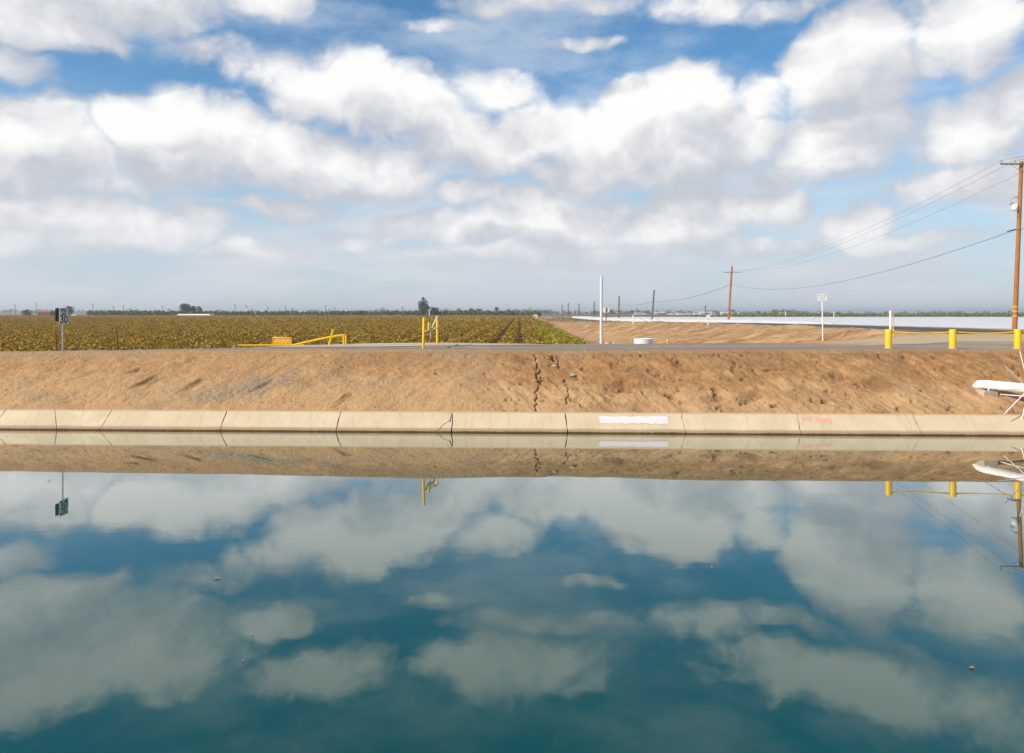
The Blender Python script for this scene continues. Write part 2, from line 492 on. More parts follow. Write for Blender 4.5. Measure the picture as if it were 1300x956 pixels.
MAT = {}
def build_materials():
    M = MAT
    M['bank'] = material('soil_bank', m_bank)
    M['ground'] = material('dry_ground', m_ground)
    M['road'] = material('grey_gravel', m_road)
    M['pale'] = material('pale_gravel', m_pale_road)
    M['asphalt'] = material('asphalt', m_asphalt)
    M['concrete'] = material('lining_concrete', m_concrete)
    M['joint'] = material('joint_mortar', m_joint)
    M['water'] = material('canal_water', m_water)
    M['vine'] = leaf_mat('vine_leaf', [(0, (.045, .045, .010)), (.22, (.17, .135, .020)), (.44, (.35, .24, .036)),
                                       (.64, (.49, .32, .05)), (.84, (.45, .20, .042)), (1, (.64, .46, .13))], .25)
    M['vine_g'] = leaf_mat('vine_leaf_green', [(0, (.06, .08, .012)), (.3, (.19, .18, .018)), (.55, (.38, .30, .026)),
                                               (.8, (.50, .38, .036)), (1, (.60, .46, .085))], .25)
    M['tree'] = leaf_mat('tree_leaf', [(0, (.040, .065, .022)), (.5, (.085, .12, .042)), (1, (.15, .19, .065))], .15)
    M['orchard'] = leaf_mat('orchard_leaf', [(0, (.08, .115, .026)), (.5, (.16, .205, .055)), (1, (.25, .30, .095))], .15)
    M['autumn'] = leaf_mat('rusty_leaf', [(0, (.06, .045, .02)), (.5, (.13, .085, .035)), (1, (.17, .12, .05))], .15)
    M['weed'] = leaf_mat('weed_leaf', [(0, (.10, .11, .02)), (.5, (.22, .20, .03)), (1, (.36, .31, .08))], .2)
    M['bark'] = m_wood('bark', (.07, .045, .03), (.14, .095, .065))
    M['stake'] = m_wood('stake_wood', (.17, .075, .03), (.26, .125, .05))
    M['pole'] = m_wood('treated_pole', (.30, .115, .035), (.46, .20, .065))
    M['old_pole'] = m_wood('weathered_pole', (.10, .075, .06), (.19, .145, .11))
    M['arm'] = m_wood('crossarm_wood', (.16, .10, .06), (.28, .19, .12))
    M['yellow'] = painted('yellow_paint', (.78, .47, .004), .45, .22, (.42, .22, .02))
    M['yellow_b'] = painted('yellow_bright', (.80, .46, .006), .45, .35, (.40, .20, .02))
    M['cream'] = painted('faded_cream_pipe', (.78, .64, .40), .55, .35)
    M['orange'] = painted('orange_stripe', (.78, .36, .012), .5, .2)
    M['stripe'] = painted('faded_stripe', (.80, .52, .16), .5, .2)
    M['white'] = painted('white_paint', (.78, .78, .76), .45, .25, (.45, .38, .30))
    M['pipe_white'] = painted('white_pipe_paint', (.80, .77, .76), .5, .3, (.46, .33, .27), 3.0)
    M['pvc'] = painted('white_pvc', (.66, .68, .70), .4, .15, (.40, .36, .30))
    M['galv'] = plain('galvanised', (.50, .52, .55), .4, .7)
    M['steel'] = plain('grey_steel', (.32, .33, .35), .45, .6)
    M['sign_face'] = painted('sign_sheet', (.62, .65, .72), .35, .12, (.4, .4, .42))
    M['sign_back'] = plain('dark_sign_back', (.02, .022, .024), .5)
    M['black'] = plain('black_ink', (.012, .012, .014), .5)
    M['blue'] = plain('blue_ink', (.03, .20, .42), .5)
    M['grey_ink'] = plain('faded_ink', (.45, .45, .46), .6)
    M['red_sign'] = plain('red_face', (.45, .02, .02), .5)
    M['lilac'] = painted('cover_up_paint', (.64, .58, .60), .7, .85, (.55, .45, .36), 5.0)
    M['red_spray'] = painted('red_spray_paint', (.58, .33, .22), .7, .95, (.54, .44, .31), 7.0)
    M['rock'] = plain('clod', (.36, .235, .135), .95, 0, .1)
    M['block'] = painted('block_concrete', (.44, .37, .28), .85, .4, (.30, .21, .13))
    M['insulator'] = plain('insulator', (.30, .27, .24), .3)
    M['wire'] = plain('wire', (.10, .10, .11), .5)
    M['brick'] = plain('red_brown_wall', (.26, .115, .08), .8)
    M['stucco'] = plain('pale_wall', (.62, .58, .53), .8)
    M['roof'] = plain('grey_roof', (.30, .28, .27), .8)
    M['window'] = plain('dark_window', (.03, .035, .045), .2)
    M['sheet'] = painted('white_row_cover', (.52, .535, .565), .6, .5, (.36, .36, .37), .12)
    M['red_earth'] = plain('red_crop', (.26, .10, .07), .9)
    M['rubber'] = plain('rubber', (.02, .02, .02), .8)
    M['debris'] = plain('floating_leaf', (.34, .20, .11), .8)
build_materials()

# ------------------------------------------------------------------ terrain shape
def d0f(X): return 30.75 - .031 * X                 # waterline on the far side
RUN, RISE = .80, .735                               # exposed strip of concrete lining
def d1f(X): return d0f(X) + RUN
BX = [-60, -24, -13, -4.5, 1.5, 9, 19, 60]
def d2f(X): return np.interp(X, BX, [37.1, 37.0, 36.9, 36.4, 36.45, 36.05, 36.0, 35.6])
def z2f(X): return np.interp(X, BX, [2.80, 2.81, 2.91, 2.985, 2.905, 2.965, 3.0, 3.0])
def rff(X): return np.interp(X, [-60, -24, -16, -12.5, -8, 60], [38.0, 38.4, 39.8, 41.4, 44.6, 44.8])
FIELD = 3.7
def deckf(Y): return np.interp(Y, [0, 36, 60, 100, 135, 216, 300, 420, 700], [1.25, 1.25, 1.23, 1.42, 1.75, 2.6, 3.3, 3.55, 3.7])

def terrain(X, Y):
    X = np.asarray(X, dtype=np.float64); Y = np.asarray(Y, dtype=np.float64)
    dk = deckf(Y)
    right = 1.0 * FIELD - .3
    crest = np.interp(Y, [50, 80, 100, 130, 180, 250], [24.6, 21.5, 20.0, 14.8, 10.2, 9.2])
    toe = np.interp(Y, [50, 100, 130, 180, 250], [10.0, 9.6, 8.8, 7.8, 7.4])
    side = FIELD + (dk - FIELD) * np.clip((X - toe) / (crest - toe), 0, 1) ** .85
    fld = np.where(X < 24.6, side, dk + (right - dk) * sstep(37, 60, X))
    rd = (CAM_H - z2f(X))
    rd = rd + (dk - rd) * sstep(16, 24, X) * sstep(37.5, 43, Y)
    rf = rff(X)
    b = sstep(0, 4.5, Y - rf)
    drop = rd + (fld - rd) * b
    # below the crest of the bank the big sheet dives under the modelled face
    drop = drop + np.clip((d2f(X) + .35 - Y), 0, 30) * .9
    return CAM_H - drop

def axis(parts):
    out = []
    for a, b, s in parts:
        out += list(np.arange(a, b, s))
    out.append(parts[-1][1])
    return np.array(out)

def build_ground():
    xs = axis([(-9000, -2000, 900), (-2000, -400, 100), (-400, -60, 12), (-60, 4, .8), (4, 30, .22), (30, 70, 1.2), (70, 400, 12), (400, 2000, 100), (2000, 9000, 900)])
    ys = axis([(33.0, 36, .5), (36, 50, .2), (50, 130, .4), (130, 320, 2.5), (320, 800, 15), (800, 2000, 100), (2000, 11000, 900)])
    Xg, Yg = np.meshgrid(xs, ys, indexing='ij')
    Z = terrain(Xg, Yg)
    # clods and grader ridges on the fill slope
    m = sstep(9, 12, Xg) * (1 - sstep(24, 25.4, Xg)) * sstep(45, 49, Yg) * (1 - sstep(150, 300, Yg))
    u = Xg * .62 + Yg * .78; v = -Xg * .78 + Yg * .62
    Z = Z + m * (fbm(u * .9, v * .16, 4, .55, 3) * .42 + fbm(Xg * 1.3, Yg * 1.3, 3, .55, 5) * .09)
    Z = Z + (1 - m) * fbm(Xg * .8, Yg * .8, 2, .5, 9) * .03 * (Yg < 300)
    V = np.stack([Xg, Yg, Z], -1).reshape(-1, 3)
    me = np_mesh('ground', V, grid_faces(len(xs), len(ys)))
    vin = (1 - sstep(7.8, 9.6, Xg)) * sstep(0, 3, Yg - rff(Xg) - 1.0) * (1 - sstep(640, 700, Yg))
    gv = sstep(15, 20, Xg) * (1 - sstep(45, 48, Yg)) * (Xg < 60) + sstep(24.2, 25.0, Xg) * (1 - sstep(35.5, 37, Xg)) * sstep(44, 47, Yg)
    fr = sstep(700, 900, Yg) + sstep(62, 70, Xg)
    ca = me.color_attributes.new('farm', 'FLOAT_COLOR', 'POINT')
    ca.data.foreach_set('color', np.stack([vin, np.clip(gv, 0, 1), np.clip(fr, 0, 1), np.ones_like(vin)], -1).astype(np.float32).ravel())
    tag(link('ground', me, MAT['ground'], smooth=True), 'dry brown earth of the fields and the fill slope', 'ground', kind='structure')
build_ground()

def strip(name, mat, X0, X1, near, far, step, lift, label, n=10):
    xs = np.arange(X0, X1 + step, step); ts = np.linspace(0, 1, n)
    Xg, Tg = np.meshgrid(xs, ts, indexing='ij')
    Yg = near(Xg) + (far(Xg) - near(Xg)) * Tg
    Z = terrain(Xg, Yg) + lift + fbm(Xg * .5, Yg * .9, 3, .5, 21) * .012
    me = np_mesh(name, np.stack([Xg, Yg, Z], -1).reshape(-1, 3), grid_faces(len(xs), n))
    return tag(link(name, me, mat, smooth=True), label, 'road', kind='structure')

wob = lambda X, s, a: fbm(X * .45, X * 0 + s, 3, .6, 31) * a
strip('bank_road', MAT['road'], -60, 44, lambda X: d2f(X) + .42 + wob(X, 1.5, .35), lambda X: np.minimum(rff(X) - .7, np.interp(X, [13, 18, 44], [44.1, 40.4, 39.6])) + wob(X, 7.7, .5), .4, .022, 'grey gravel service road along the top of the canal bank', 14)
strip('gravel_apron', MAT['pale'], -13.0, 1.4, lambda X: np.interp(X, [-13, -9, -4.5, -2, 1.4], [39.6, 39.3, 39.9, 41.3, 42.9]) + wob(X, 2.2, .3),
      lambda X: np.interp(X, [-13, -11.5, -8, 0, 1.4], [40.3, 42.4, 44.2, 44.2, 43.3]) + wob(X, 4.4, .3), .3, .040, 'pale gravel apron between the yellow gates')

def build_highway():
    ys = axis([(46.5, 130, 1.5), (130, 700, 12)])
    xs = np.array([25.4, 27, 29.7, 32.4, 34.0])
    Xg, Yg = np.meshgrid(xs, ys, indexing='ij')
    crown = np.array([0, .05, .10, .05, 0])[:, None]
    Z = terrain(Xg, Yg) + .03 + crown
    me = np_mesh('highway', np.stack([Xg, Yg, Z], -1).reshape(-1, 3), grid_faces(len(xs), len(ys)))
    hw = tag(link('highway', me, MAT['asphalt'], smooth=True), 'dark asphalt highway running away on the low fill', 'road', kind='structure')
    for x0, m, w in ((25.75, 'white', .12), (33.55, 'white', .12), (29.60, 'yellow', .10)):
        Xg, Yg = np.meshgrid(np.array([x0, x0 + w]), ys, indexing='ij')
        Z = terrain(Xg, Yg) + .034 + np.interp(Xg, xs, crown[:, 0])
        link('lane_line', np_mesh('lane_line', np.stack([Xg, Yg, Z + .004], -1).reshape(-1, 3), grid_faces(2, len(ys))), MAT[m], hw)
build_highway()

# ------------------------------------------------------------------ canal: face, lining, water, near side
def px_bank(px, py):
    """picture point on the bank face -> (X, t)"""
    best = None
    for t in np.linspace(0, 1, 201):
        X = 0.0
        for _ in range(3):
            d = d1f(X) + (d2f(X) - d1f(X)) * t
            X = (px - 660) / 1000 * d
        z = RISE + (z2f(X) - RISE) * t
        y = HY + FPX * (CAM_H - z) / d
        if best is None or abs(y - py) < best[0]:
            best = (abs(y - py), float(X), float(t))
    return best[1], best[2]

def build_bank():
    xs = axis([(-70, -27, .4), (-27, 26, .026), (26, 70, .4)])
    ts = np.concatenate([np.linspace(-.02, 1.0, 120), 1 + np.array([.02, .05, .09, .14, .22])])
    Xg, Tg = np.meshgrid(xs, ts, indexing='ij')
    d1, d2, z2 = d1f(Xg), d2f(Xg), z2f(Xg)
    L = 5.2
    Yg = d1 + .02 + (d2 - d1) * Tg
    lin = RISE - .03 + (z2 - RISE + .03) * np.minimum(Tg, 1)
    # rounded shoulder
    Z = lin - .10 * np.exp(-((Tg - 1) / .05) ** 2)
    s = Tg * L
    right = sstep(-2.5, .5, Xg)
    env = sstep(-.02, .03, Tg) * (1 - sstep(.93, 1.02, Tg))
    h = fbm(Xg * .45, s * .5, 4, .5, 41) * .16
    rl = fbm((Xg + s * .5) * 1.6, (s - Xg * .3) * .45, 4, .55, 43)
    h += right * (np.minimum(rl, 0.08) * .10 + fbm(Xg * 3.2, s * 3.2, 3, .55, 44) * .045)
    h += (1 - right) * ((fbm((Xg - s * .7) * 1.5, (s + Xg * .4) * .5, 3, .5, 45)) * .06 + fbm(Xg * 5, s * 5, 3, .6, 46) * .028)
    h += fbm(Xg * 11, s * 11, 2, .6, 47) * .012
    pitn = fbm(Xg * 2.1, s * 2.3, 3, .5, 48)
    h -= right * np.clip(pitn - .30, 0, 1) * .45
    dark_soil = np.clip(pitn - .18, 0, 1) * 1.5 * right  # pits coloured darker brown, as are the cracks and holes below
    # long crack, its side cracks
    def groove(pts, w, depth):
        nonlocal h, dark_soil
        P = [px_bank(*q) for q in pts]
        tt = np.array([p[1] for p in P]); xx = np.array([p[0] for p in P])
        o = np.argsort(tt); tt, xx = tt[o], xx[o]
        xc = np.interp(Tg, tt, xx) + fbm(s * 4, s * 0 + 3, 3, .6, 51) * .16
        ins = sstep(tt[0] - .02, tt[0] + .01, Tg) * (1 - sstep(tt[-1] - .01, tt[-1] + .02, Tg))
        ww = w * (1 + 1.2 * np.clip(fbm(s * 2.2, s * 0, 2, .5, 52), -.5, .6))
        k = np.exp(-(np.abs(Xg - xc) / ww) ** 3) * ins
        h -= k * depth; dark_soil = np.maximum(dark_soil, k * .5)
    groove([(680, 448), (681, 462), (683, 470), (689, 478), (685, 489), (680, 496), (679, 508), (682, 521)], .036, .14)
    groove([(686, 470), (683, 479), (686, 489)], .05, .16)
    groove([(716, 482), (719, 489), (721, 498), (717, 512)], .035, .10)
    groove([(703, 452), (702, 459), (708, 464), (711, 471)], .05, .12)
    groove([(713, 455), (708, 463)], .05, .12)
    # scooped foot holes on the left, erosion hollows and a burrow on the right
    for (px, py, lx, lt, ang, dep) in ((179, 486, .72, .17, 1.06, .15), (243, 489, .66, .18, 1.04, .15), (331, 491, .74, .18, 1.0, .16), (436, 507, .50, .16, 1.1, .12),
                                       (165, 472, .32, .10, .7, .07), (786, 492, .75, .40, .6, .22), (706, 455, .30, .22, .5, .20), (862, 462, .35, .2, .9, .14),
                                       (1058, 478, .6, .35, .5, .12), (1110, 488, .8, .4, .6, .14), (905, 505, .5, .25, .4, .12), (950, 503, .6, .25, .4, .13), (800, 470, .4, .2, .6, .10)):
        X0, t0 = px_bank(px, py)
        a = (Xg - X0); b = (Tg - t0) * L
        u = a * math.cos(ang) + b * math.sin(ang); v = -a * math.sin(ang) + b * math.cos(ang)
        k = np.exp(-((u / lx) ** 4 + (v / lt) ** 4)) * (1 + .5 * np.clip(u / lx, -1, 1))
        h -= k * dep * .7; dark_soil = np.maximum(dark_soil, k * 1.0)
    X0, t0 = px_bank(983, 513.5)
    k = np.exp(-(((Xg - X0) / .14) ** 4 + ((Tg - t0) * L / .085) ** 4)); h -= k * .5; dark_soil = np.maximum(dark_soil, k)
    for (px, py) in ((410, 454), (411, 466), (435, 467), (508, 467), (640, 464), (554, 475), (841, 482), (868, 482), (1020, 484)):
        X0, t0 = px_bank(px, py); k = np.exp(-(((Xg - X0) / .07) ** 2 + ((Tg - t0) * L / .05) ** 2)); h -= k * .12; dark_soil = np.maximum(dark_soil, k * .9)
    h *= env
    nz = .905; ny = -.425
    Z = Z + h * nz; Yg = Yg + h * ny
    over = Tg > 1
    Z = np.where(over, z2 - .02 + .055 * (1 - np.abs(Tg - 1.08) / .14), Z)
    me = np_mesh('canal_bank', np.stack([Xg, Yg, Z], -1).reshape(-1, 3), grid_faces(len(xs), len(ts)))
    # soil kinds: gravel spill, pale crust, dark brown earth (damp high up, also cracks and hollows)
    X0, t0 = px_bank(318, 492)
    a = Xg - X0; b = (Tg - t0) * L
    u = a * .93 + b * .36; v = -a * .36 + b * .93
    nz_ = fbm(Xg * 1.2, s * 1.2, 4, .6, 61)
    gravel = sstep(.25, .85, np.exp(-((u / 3.2) ** 2 + (v / .95) ** 2)) * 1.1 + nz_ * .55)
    X1, t1 = px_bank(575, 450)
    gravel = np.maximum(gravel, .75 * sstep(.3, .9, np.exp(-(((Xg - X1) / 1.5) ** 2 + ((Tg - t1) * L / .55) ** 2)) + nz_ * .4))
    gravel = np.maximum(gravel, .28 * sstep(-.1, .35, fbm(Xg * .5, s * .9, 3, .5, 62) - .1) * (1 - right))
    gravel = np.maximum(gravel, sstep(.95, 1.03, Tg + fbm(Xg * .9, s * 2, 3, .6, 64) * .06) * .8)
    edge = np.interp(Xg, [-24, -14, -9, -8.4, -3, 0, 4, 9, 14, 20, 26], [.62, .5, .34, .52, .48, .36, .34, .36, .42, .30, .5])
    pale = (1 - sstep(-.10, .12, Tg - edge + fbm(Xg * .8, s * .8, 4, .6, 63) * .30))
    pale = np.maximum(pale, .5 * (1 - right))
    strk = np.clip(fbm((Xg + s * .55) * 1.1, (s - Xg * .3) * .2, 4, .6, 66) * 2.2, 0, 1)
    pale = np.clip(pale * .85 + strk * .35 * right, 0, 1)
    dark_soil = np.clip(dark_soil + sstep(.50, .9, Tg + nz_ * .45) * .65 * sstep(-9, -7.5, Xg) + np.clip(fbm(Xg * .7, s * .8, 4, .6, 67) * 1.6, 0, .5) * right, 0, 1) * (1 - gravel * .6)
    ca = me.color_attributes.new('soil', 'FLOAT_COLOR', 'POINT')
    ca.data.foreach_set('color', np.stack([gravel, pale, dark_soil, np.ones_like(pale)], -1).astype(np.float32).ravel())
    tag(link('canal_bank', me, MAT['bank'], smooth=True), 'eroded tan earth bank above the concrete lining', 'bank', kind='structure')
    return lambda X, t: None
build_bank()

def slope_pt(X, s, lift=0.0):
    """point on the concrete lining; s = 0 at the waterline, 1 at its top edge"""
    n = Vector((0, -RISE, RUN)).normalized()
    return Vector((X, float(d0f(X)) + RUN * s, RISE * s)) + n * lift

def panel_x(px, py=523):
    X = 0
    for _ in range(3):
        X = (px - 660) / 1000 * d1f(X)
    return float(X)

def build_lining():
    root = tag(empty('canal_lining', (0, 31.3, 0)), 'beige concrete lining strip in slabs along the waterline', 'lining', kind='structure')
    inv = root.matrix_basis.inverted()
    tops = [-830, -680, -530, -385, -230, -82, 4, 67, 138, 287, 432, 575, 718, 866, 1009, 1156, 1303, 1450, 1600, 1750, 1900, 2050]
    ss = np.linspace(1.0, -2.2, 15)
    lines = []
    for k, p in enumerate(tops):
        X = panel_x(p); r = np.random.default_rng(k)
        j = np.cumsum(r.normal(size=len(ss)) * .018); j -= j.mean()
        if p == 67:
            j = j * .4 + X * (RUN * (ss - 1.0)) / 31.5 + .04 * np.cos(ss * 3)
        lines.append((X + j, .028 if p in (67, 866, 1009) else (.042 if p in (432, 575, 718) else .030)))
    back = MB()
    for X0, X1 in ((-70, -30), (-30, 30), (30, 70)):
        a = [inv @ slope_pt(x, q, -.085) for x, q in ((X0, 1.0), (X1, 1.0), (X1, -2.2), (X0, -2.2))]
        back.add(a, [(0, 3, 2, 1)])
    back.build('joint_filler', MAT['joint'], root)
    for i in range(len(lines) - 1):
        (la, ga), (lb, gb) = lines[i], lines[i + 1]
        r = np.random.default_rng(100 + i)
        rag = r.uniform(-.012, .012, len(ss)); rag2 = r.uniform(-.012, .012, len(ss))
        L = [slope_pt(float(la[q] + ga / 2 + rag[q]), ss[q], .004 * ((i * 7) % 3)) for q in range(len(ss))]
        R = [slope_pt(float(lb[q] - gb / 2 + rag2[q]), ss[q], .004 * ((i * 7) % 3)) for q in range(len(ss))]
        # slightly uneven top edge
        nt = 10
        Tp = [slope_pt(float(L[0].x + (R[0].x - L[0].x) * q / nt), 1.0 + r.uniform(-.012, .012), .004 * ((i * 7) % 3)) for q in range(1, nt)]
        ring = L[::-1] + Tp + R
        n = Vector((0, -RISE, RUN)).normalized() * .07
        m = MB()
        top = [inv @ q for q in ring]; bot = [inv @ (q - n) for q in ring]; N = len(ring)
        m.add(top, [tuple(range(N - 1, -1, -1))])
        m.add(top + bot, [(q, (q + 1) % N, N + (q + 1) % N, N + q) for q in range(N)])
        pn = m.build('panel', MAT['concrete'], root)
        pcol = (tops[i], tops[i + 1])
        if pcol == (718, 866):
            paint_patch(pn, inv, 760, 846, .80, .46, MAT['lilac'], 'faded lilac-white paint covering a patch of the slab', 5, rag=.05)
        if pcol == (1009, 1156):
            paint_patch(pn, inv, 1031, 1050, .80, .55, MAT['red_spray'], 'red spray paint smear', 8, rag=.22)
            paint_patch(pn, inv, 1014, 1027, .84, .62, MAT['red_spray'], 'fainter red spray paint smear', 9, rag=.16)
        if pcol == (432, 575):
            cr = [(573, .62), (571, .52), (566, .42), (562, .30), (560.5, .15), (556, .06), (555, .02)]
            ribbon(pn, inv, cr, .022)
            ribbon(pn, inv, [(573, .93), (569, .88), (567.5, .85)], .016)
            ribbon(pn, inv, [(574, .9), (573, .7), (572.5, .5)], .035)

def paint_patch(pn, inv, p0, p1, s0, s1, mat, label, seed, rag=.03):
    r = np.random.default_rng(seed)
    X0, X1 = panel_x(p0), panel_x(p1)
    n = 16
    a = [inv @ slope_pt(X0 + (X1 - X0) * q / n, s0 + r.uniform(-rag, rag) * .5, .013) for q in range(n + 1)]
    b = [inv @ slope_pt(X0 + (X1 - X0) * q / n, s1 + r.uniform(-rag, rag) * .5, .013) for q in range(n + 1)]
    m = MB(); m.add(a + b, [(q, q + n + 1, q + n + 2, q + 1) for q in range(n)])
    o = m.build('paint_patch', mat, pn); o['label'] = label

def ribbon(pn, inv, pts, w):
    m = MB(); vs = []
    for px, s in pts:
        X = panel_x(px)
        vs += [inv @ slope_pt(X - w / 2 * random.uniform(.6, 1.5), s, .0135), inv @ slope_pt(X + w / 2 * random.uniform(.6, 1.5), s, .0135)]
    m.add(vs, [(2 * q, 2 * q + 2, 2 * q + 3, 2 * q + 1) for q in range(len(pts) - 1)])
    m.build('crack', MAT['joint'], pn)
build_lining()

def build_water():
    xs = np.linspace(-70, 70, 60); ys = np.linspace(1.0, 32.6, 30)
    Xg, Yg = np.meshgrid(xs, ys, indexing='ij')
    me = np_mesh('water', np.stack([Xg, Yg, Xg * 0], -1).reshape(-1, 3), grid_faces(60, 30))
    tag(link('water', me, MAT['water'], smooth=True), 'still blue-green canal water mirroring the clouds', 'water', kind='structure')
    # the near bank the photographer stands on, below the picture
    xs = axis([(-70, 70, .5)]); prof = [(3.4, -.8), (2.2, .2), (.4, 2.5), (-.4, 2.95), (-6, 3.0), (-20, 3.0)]
    V = [(x, y, z + float(fbm(np.array(x * .8), np.array(y * .8), 3, .5, 71)) * .1) for x in xs for y, z in prof]
    tag(link('near_bank', np_mesh('near_bank', V, grid_faces(len(xs), len(prof))), MAT['rock'], smooth=True), 'near earth bank under the camera', 'bank', kind='structure')
build_water()

def build_clods():
    """loose clods and pebbles lying on the bank"""
    r = np.random.default_rng(5)
    V, F = [], []
    ico = [(0, 0, 1), (.89, 0, .45), (.28, .85, .45), (-.72, .53, .45), (-.72, -.53, .45), (.28, -.85, .45), (.6, .4, -.5), (-.3, .7, -.5), (-.7, 0, -.5), (-.2, -.7, -.5), (.6, -.4, -.5)]
    fc = [(0, 1, 2), (0, 2, 3), (0, 3, 4), (0, 4, 5), (0, 5, 1), (1, 6, 2), (2, 7, 3), (3, 8, 4), (4, 9, 5), (5, 10, 1), (2, 6, 7), (3, 7, 8), (4, 8, 9), (5, 9, 10), (1, 10, 6)]
    dg = bpy.data.objects['canal_bank']
    me = dg.data
    co = np.empty(len(me.vertices) * 3, dtype=np.float32); me.vertices.foreach_get('co', co); co = co.reshape(-1, 3)
    ok = np.where((np.abs(co[:, 0]) < 26) & (co[:, 2] > .85))[0]
    for i in r.choice(ok, 1500):
        c = co[i]; sz = .010 + .045 * r.random() ** 4
        if c[0] > -1 and c[2] < 1.6 and r.random() < .3:
            sz *= 1.5
        b = len(V)
        for q in ico:
            V.append((c[0] + q[0] * sz * r.uniform(.7, 1.4), c[1] + q[1] * sz * r.uniform(.7, 1.2), c[2] + q[2] * sz * r.uniform(.5, .9)))
        F += [(a + b, d + b, e + b) for a, d, e in fc]
    tag(link('clods', np_mesh('clods', V, F), MAT['rock']), 'loose clods and pebbles scattered over the bank', 'clods', kind='stuff')
    for px, py, s, lb in ((704, 464, .13, 'pale stone below the tear in the bank, left of the two'), (727, 476.5, .15, 'pale stone on the bank right of the long crack'), (711, 507, .09, 'small pale stone low on the bank near the slab joint')):
        X, t = px_bank(px, py)
        k = np.argmin((co[:, 0] - X) ** 2 + (co[:, 2] - (RISE + (float(z2f(X)) - RISE) * t)) ** 2); c = co[k]
        m = MB(); m.add([(q[0] * s * random.uniform(.9, 1.4), q[1] * s * .7, q[2] * s * .5) for q in ico], fc)
        o = m.build('stone', MAT['block']); o.location = c; tag(o, lb, 'stone')
build_clods()

# ------------------------------------------------------------------ vineyard
GZ = CAM_H - FIELD
ROW = 2.3

def vine_points(y0, y1, per_m, seed, hgt=1.32, half=.80):
    r = np.random.default_rng(seed)
    n = int((y1 - y0) * per_m)
    y = r.uniform(y0, y1, n)
    th = r.uniform(-.35, math.pi + .35, n)
    lump = 1 + .50 * vnoise(y * .55, th * .9, seed) + .40 * vnoise(y * 1.5, th * 1.9, seed + 1)
    rad = np.sqrt(r.uniform(.25, 1.0, n)) * lump
    x = np.cos(th) * half * rad
    z = .50 + np.sin(th) * (hgt - .50) * rad
    z = np.where(np.sin(th) < 0, .50 + np.sin(th) * .55, z)
    # long shoots stand out of the canopy
    k = r.random(n) < .035
    z = np.where(k, z + r.uniform(.05, .38, n), z); x = np.where(k, x * 1.25, x)
    return np.stack([x, y, np.maximum(z, .08)], 1)

def vine_mesh(name, y0, y1, per_m, size, seed, wood=True, hgt=1.32, half=.74, shrink=None):
    P = vine_points(y0, y1, per_m, seed, hgt, half)
    if shrink is not None:
        P[:, 2] *= shrink(P[:, 1])
    V, F = leaf_cards(P, size, .35, np.random.default_rng(seed + 5))
    V = list(map(tuple, V)); F = list(map(tuple, F)); nl = len(F)
    if wood:
        m = MB(); r = random.Random(seed)
        for y in np.arange(y0 + .6, y1, 1.9):
            m.tube([(0, y, 0), (r.uniform(-.06, .06), y + r.uniform(-.1, .1), .45), (r.uniform(-.1, .1), y, .85)], [.05, .035, .03], 5)
        b = len(V); V += m.v; F += [tuple(b + q for q in f) for f in m.f]
    me = bpy.data.meshes.new(name); me.from_pydata(V, [], F)
    me.polygons.foreach_set('material_index', [0] * nl + [1] * (len(F) - nl))
    return me

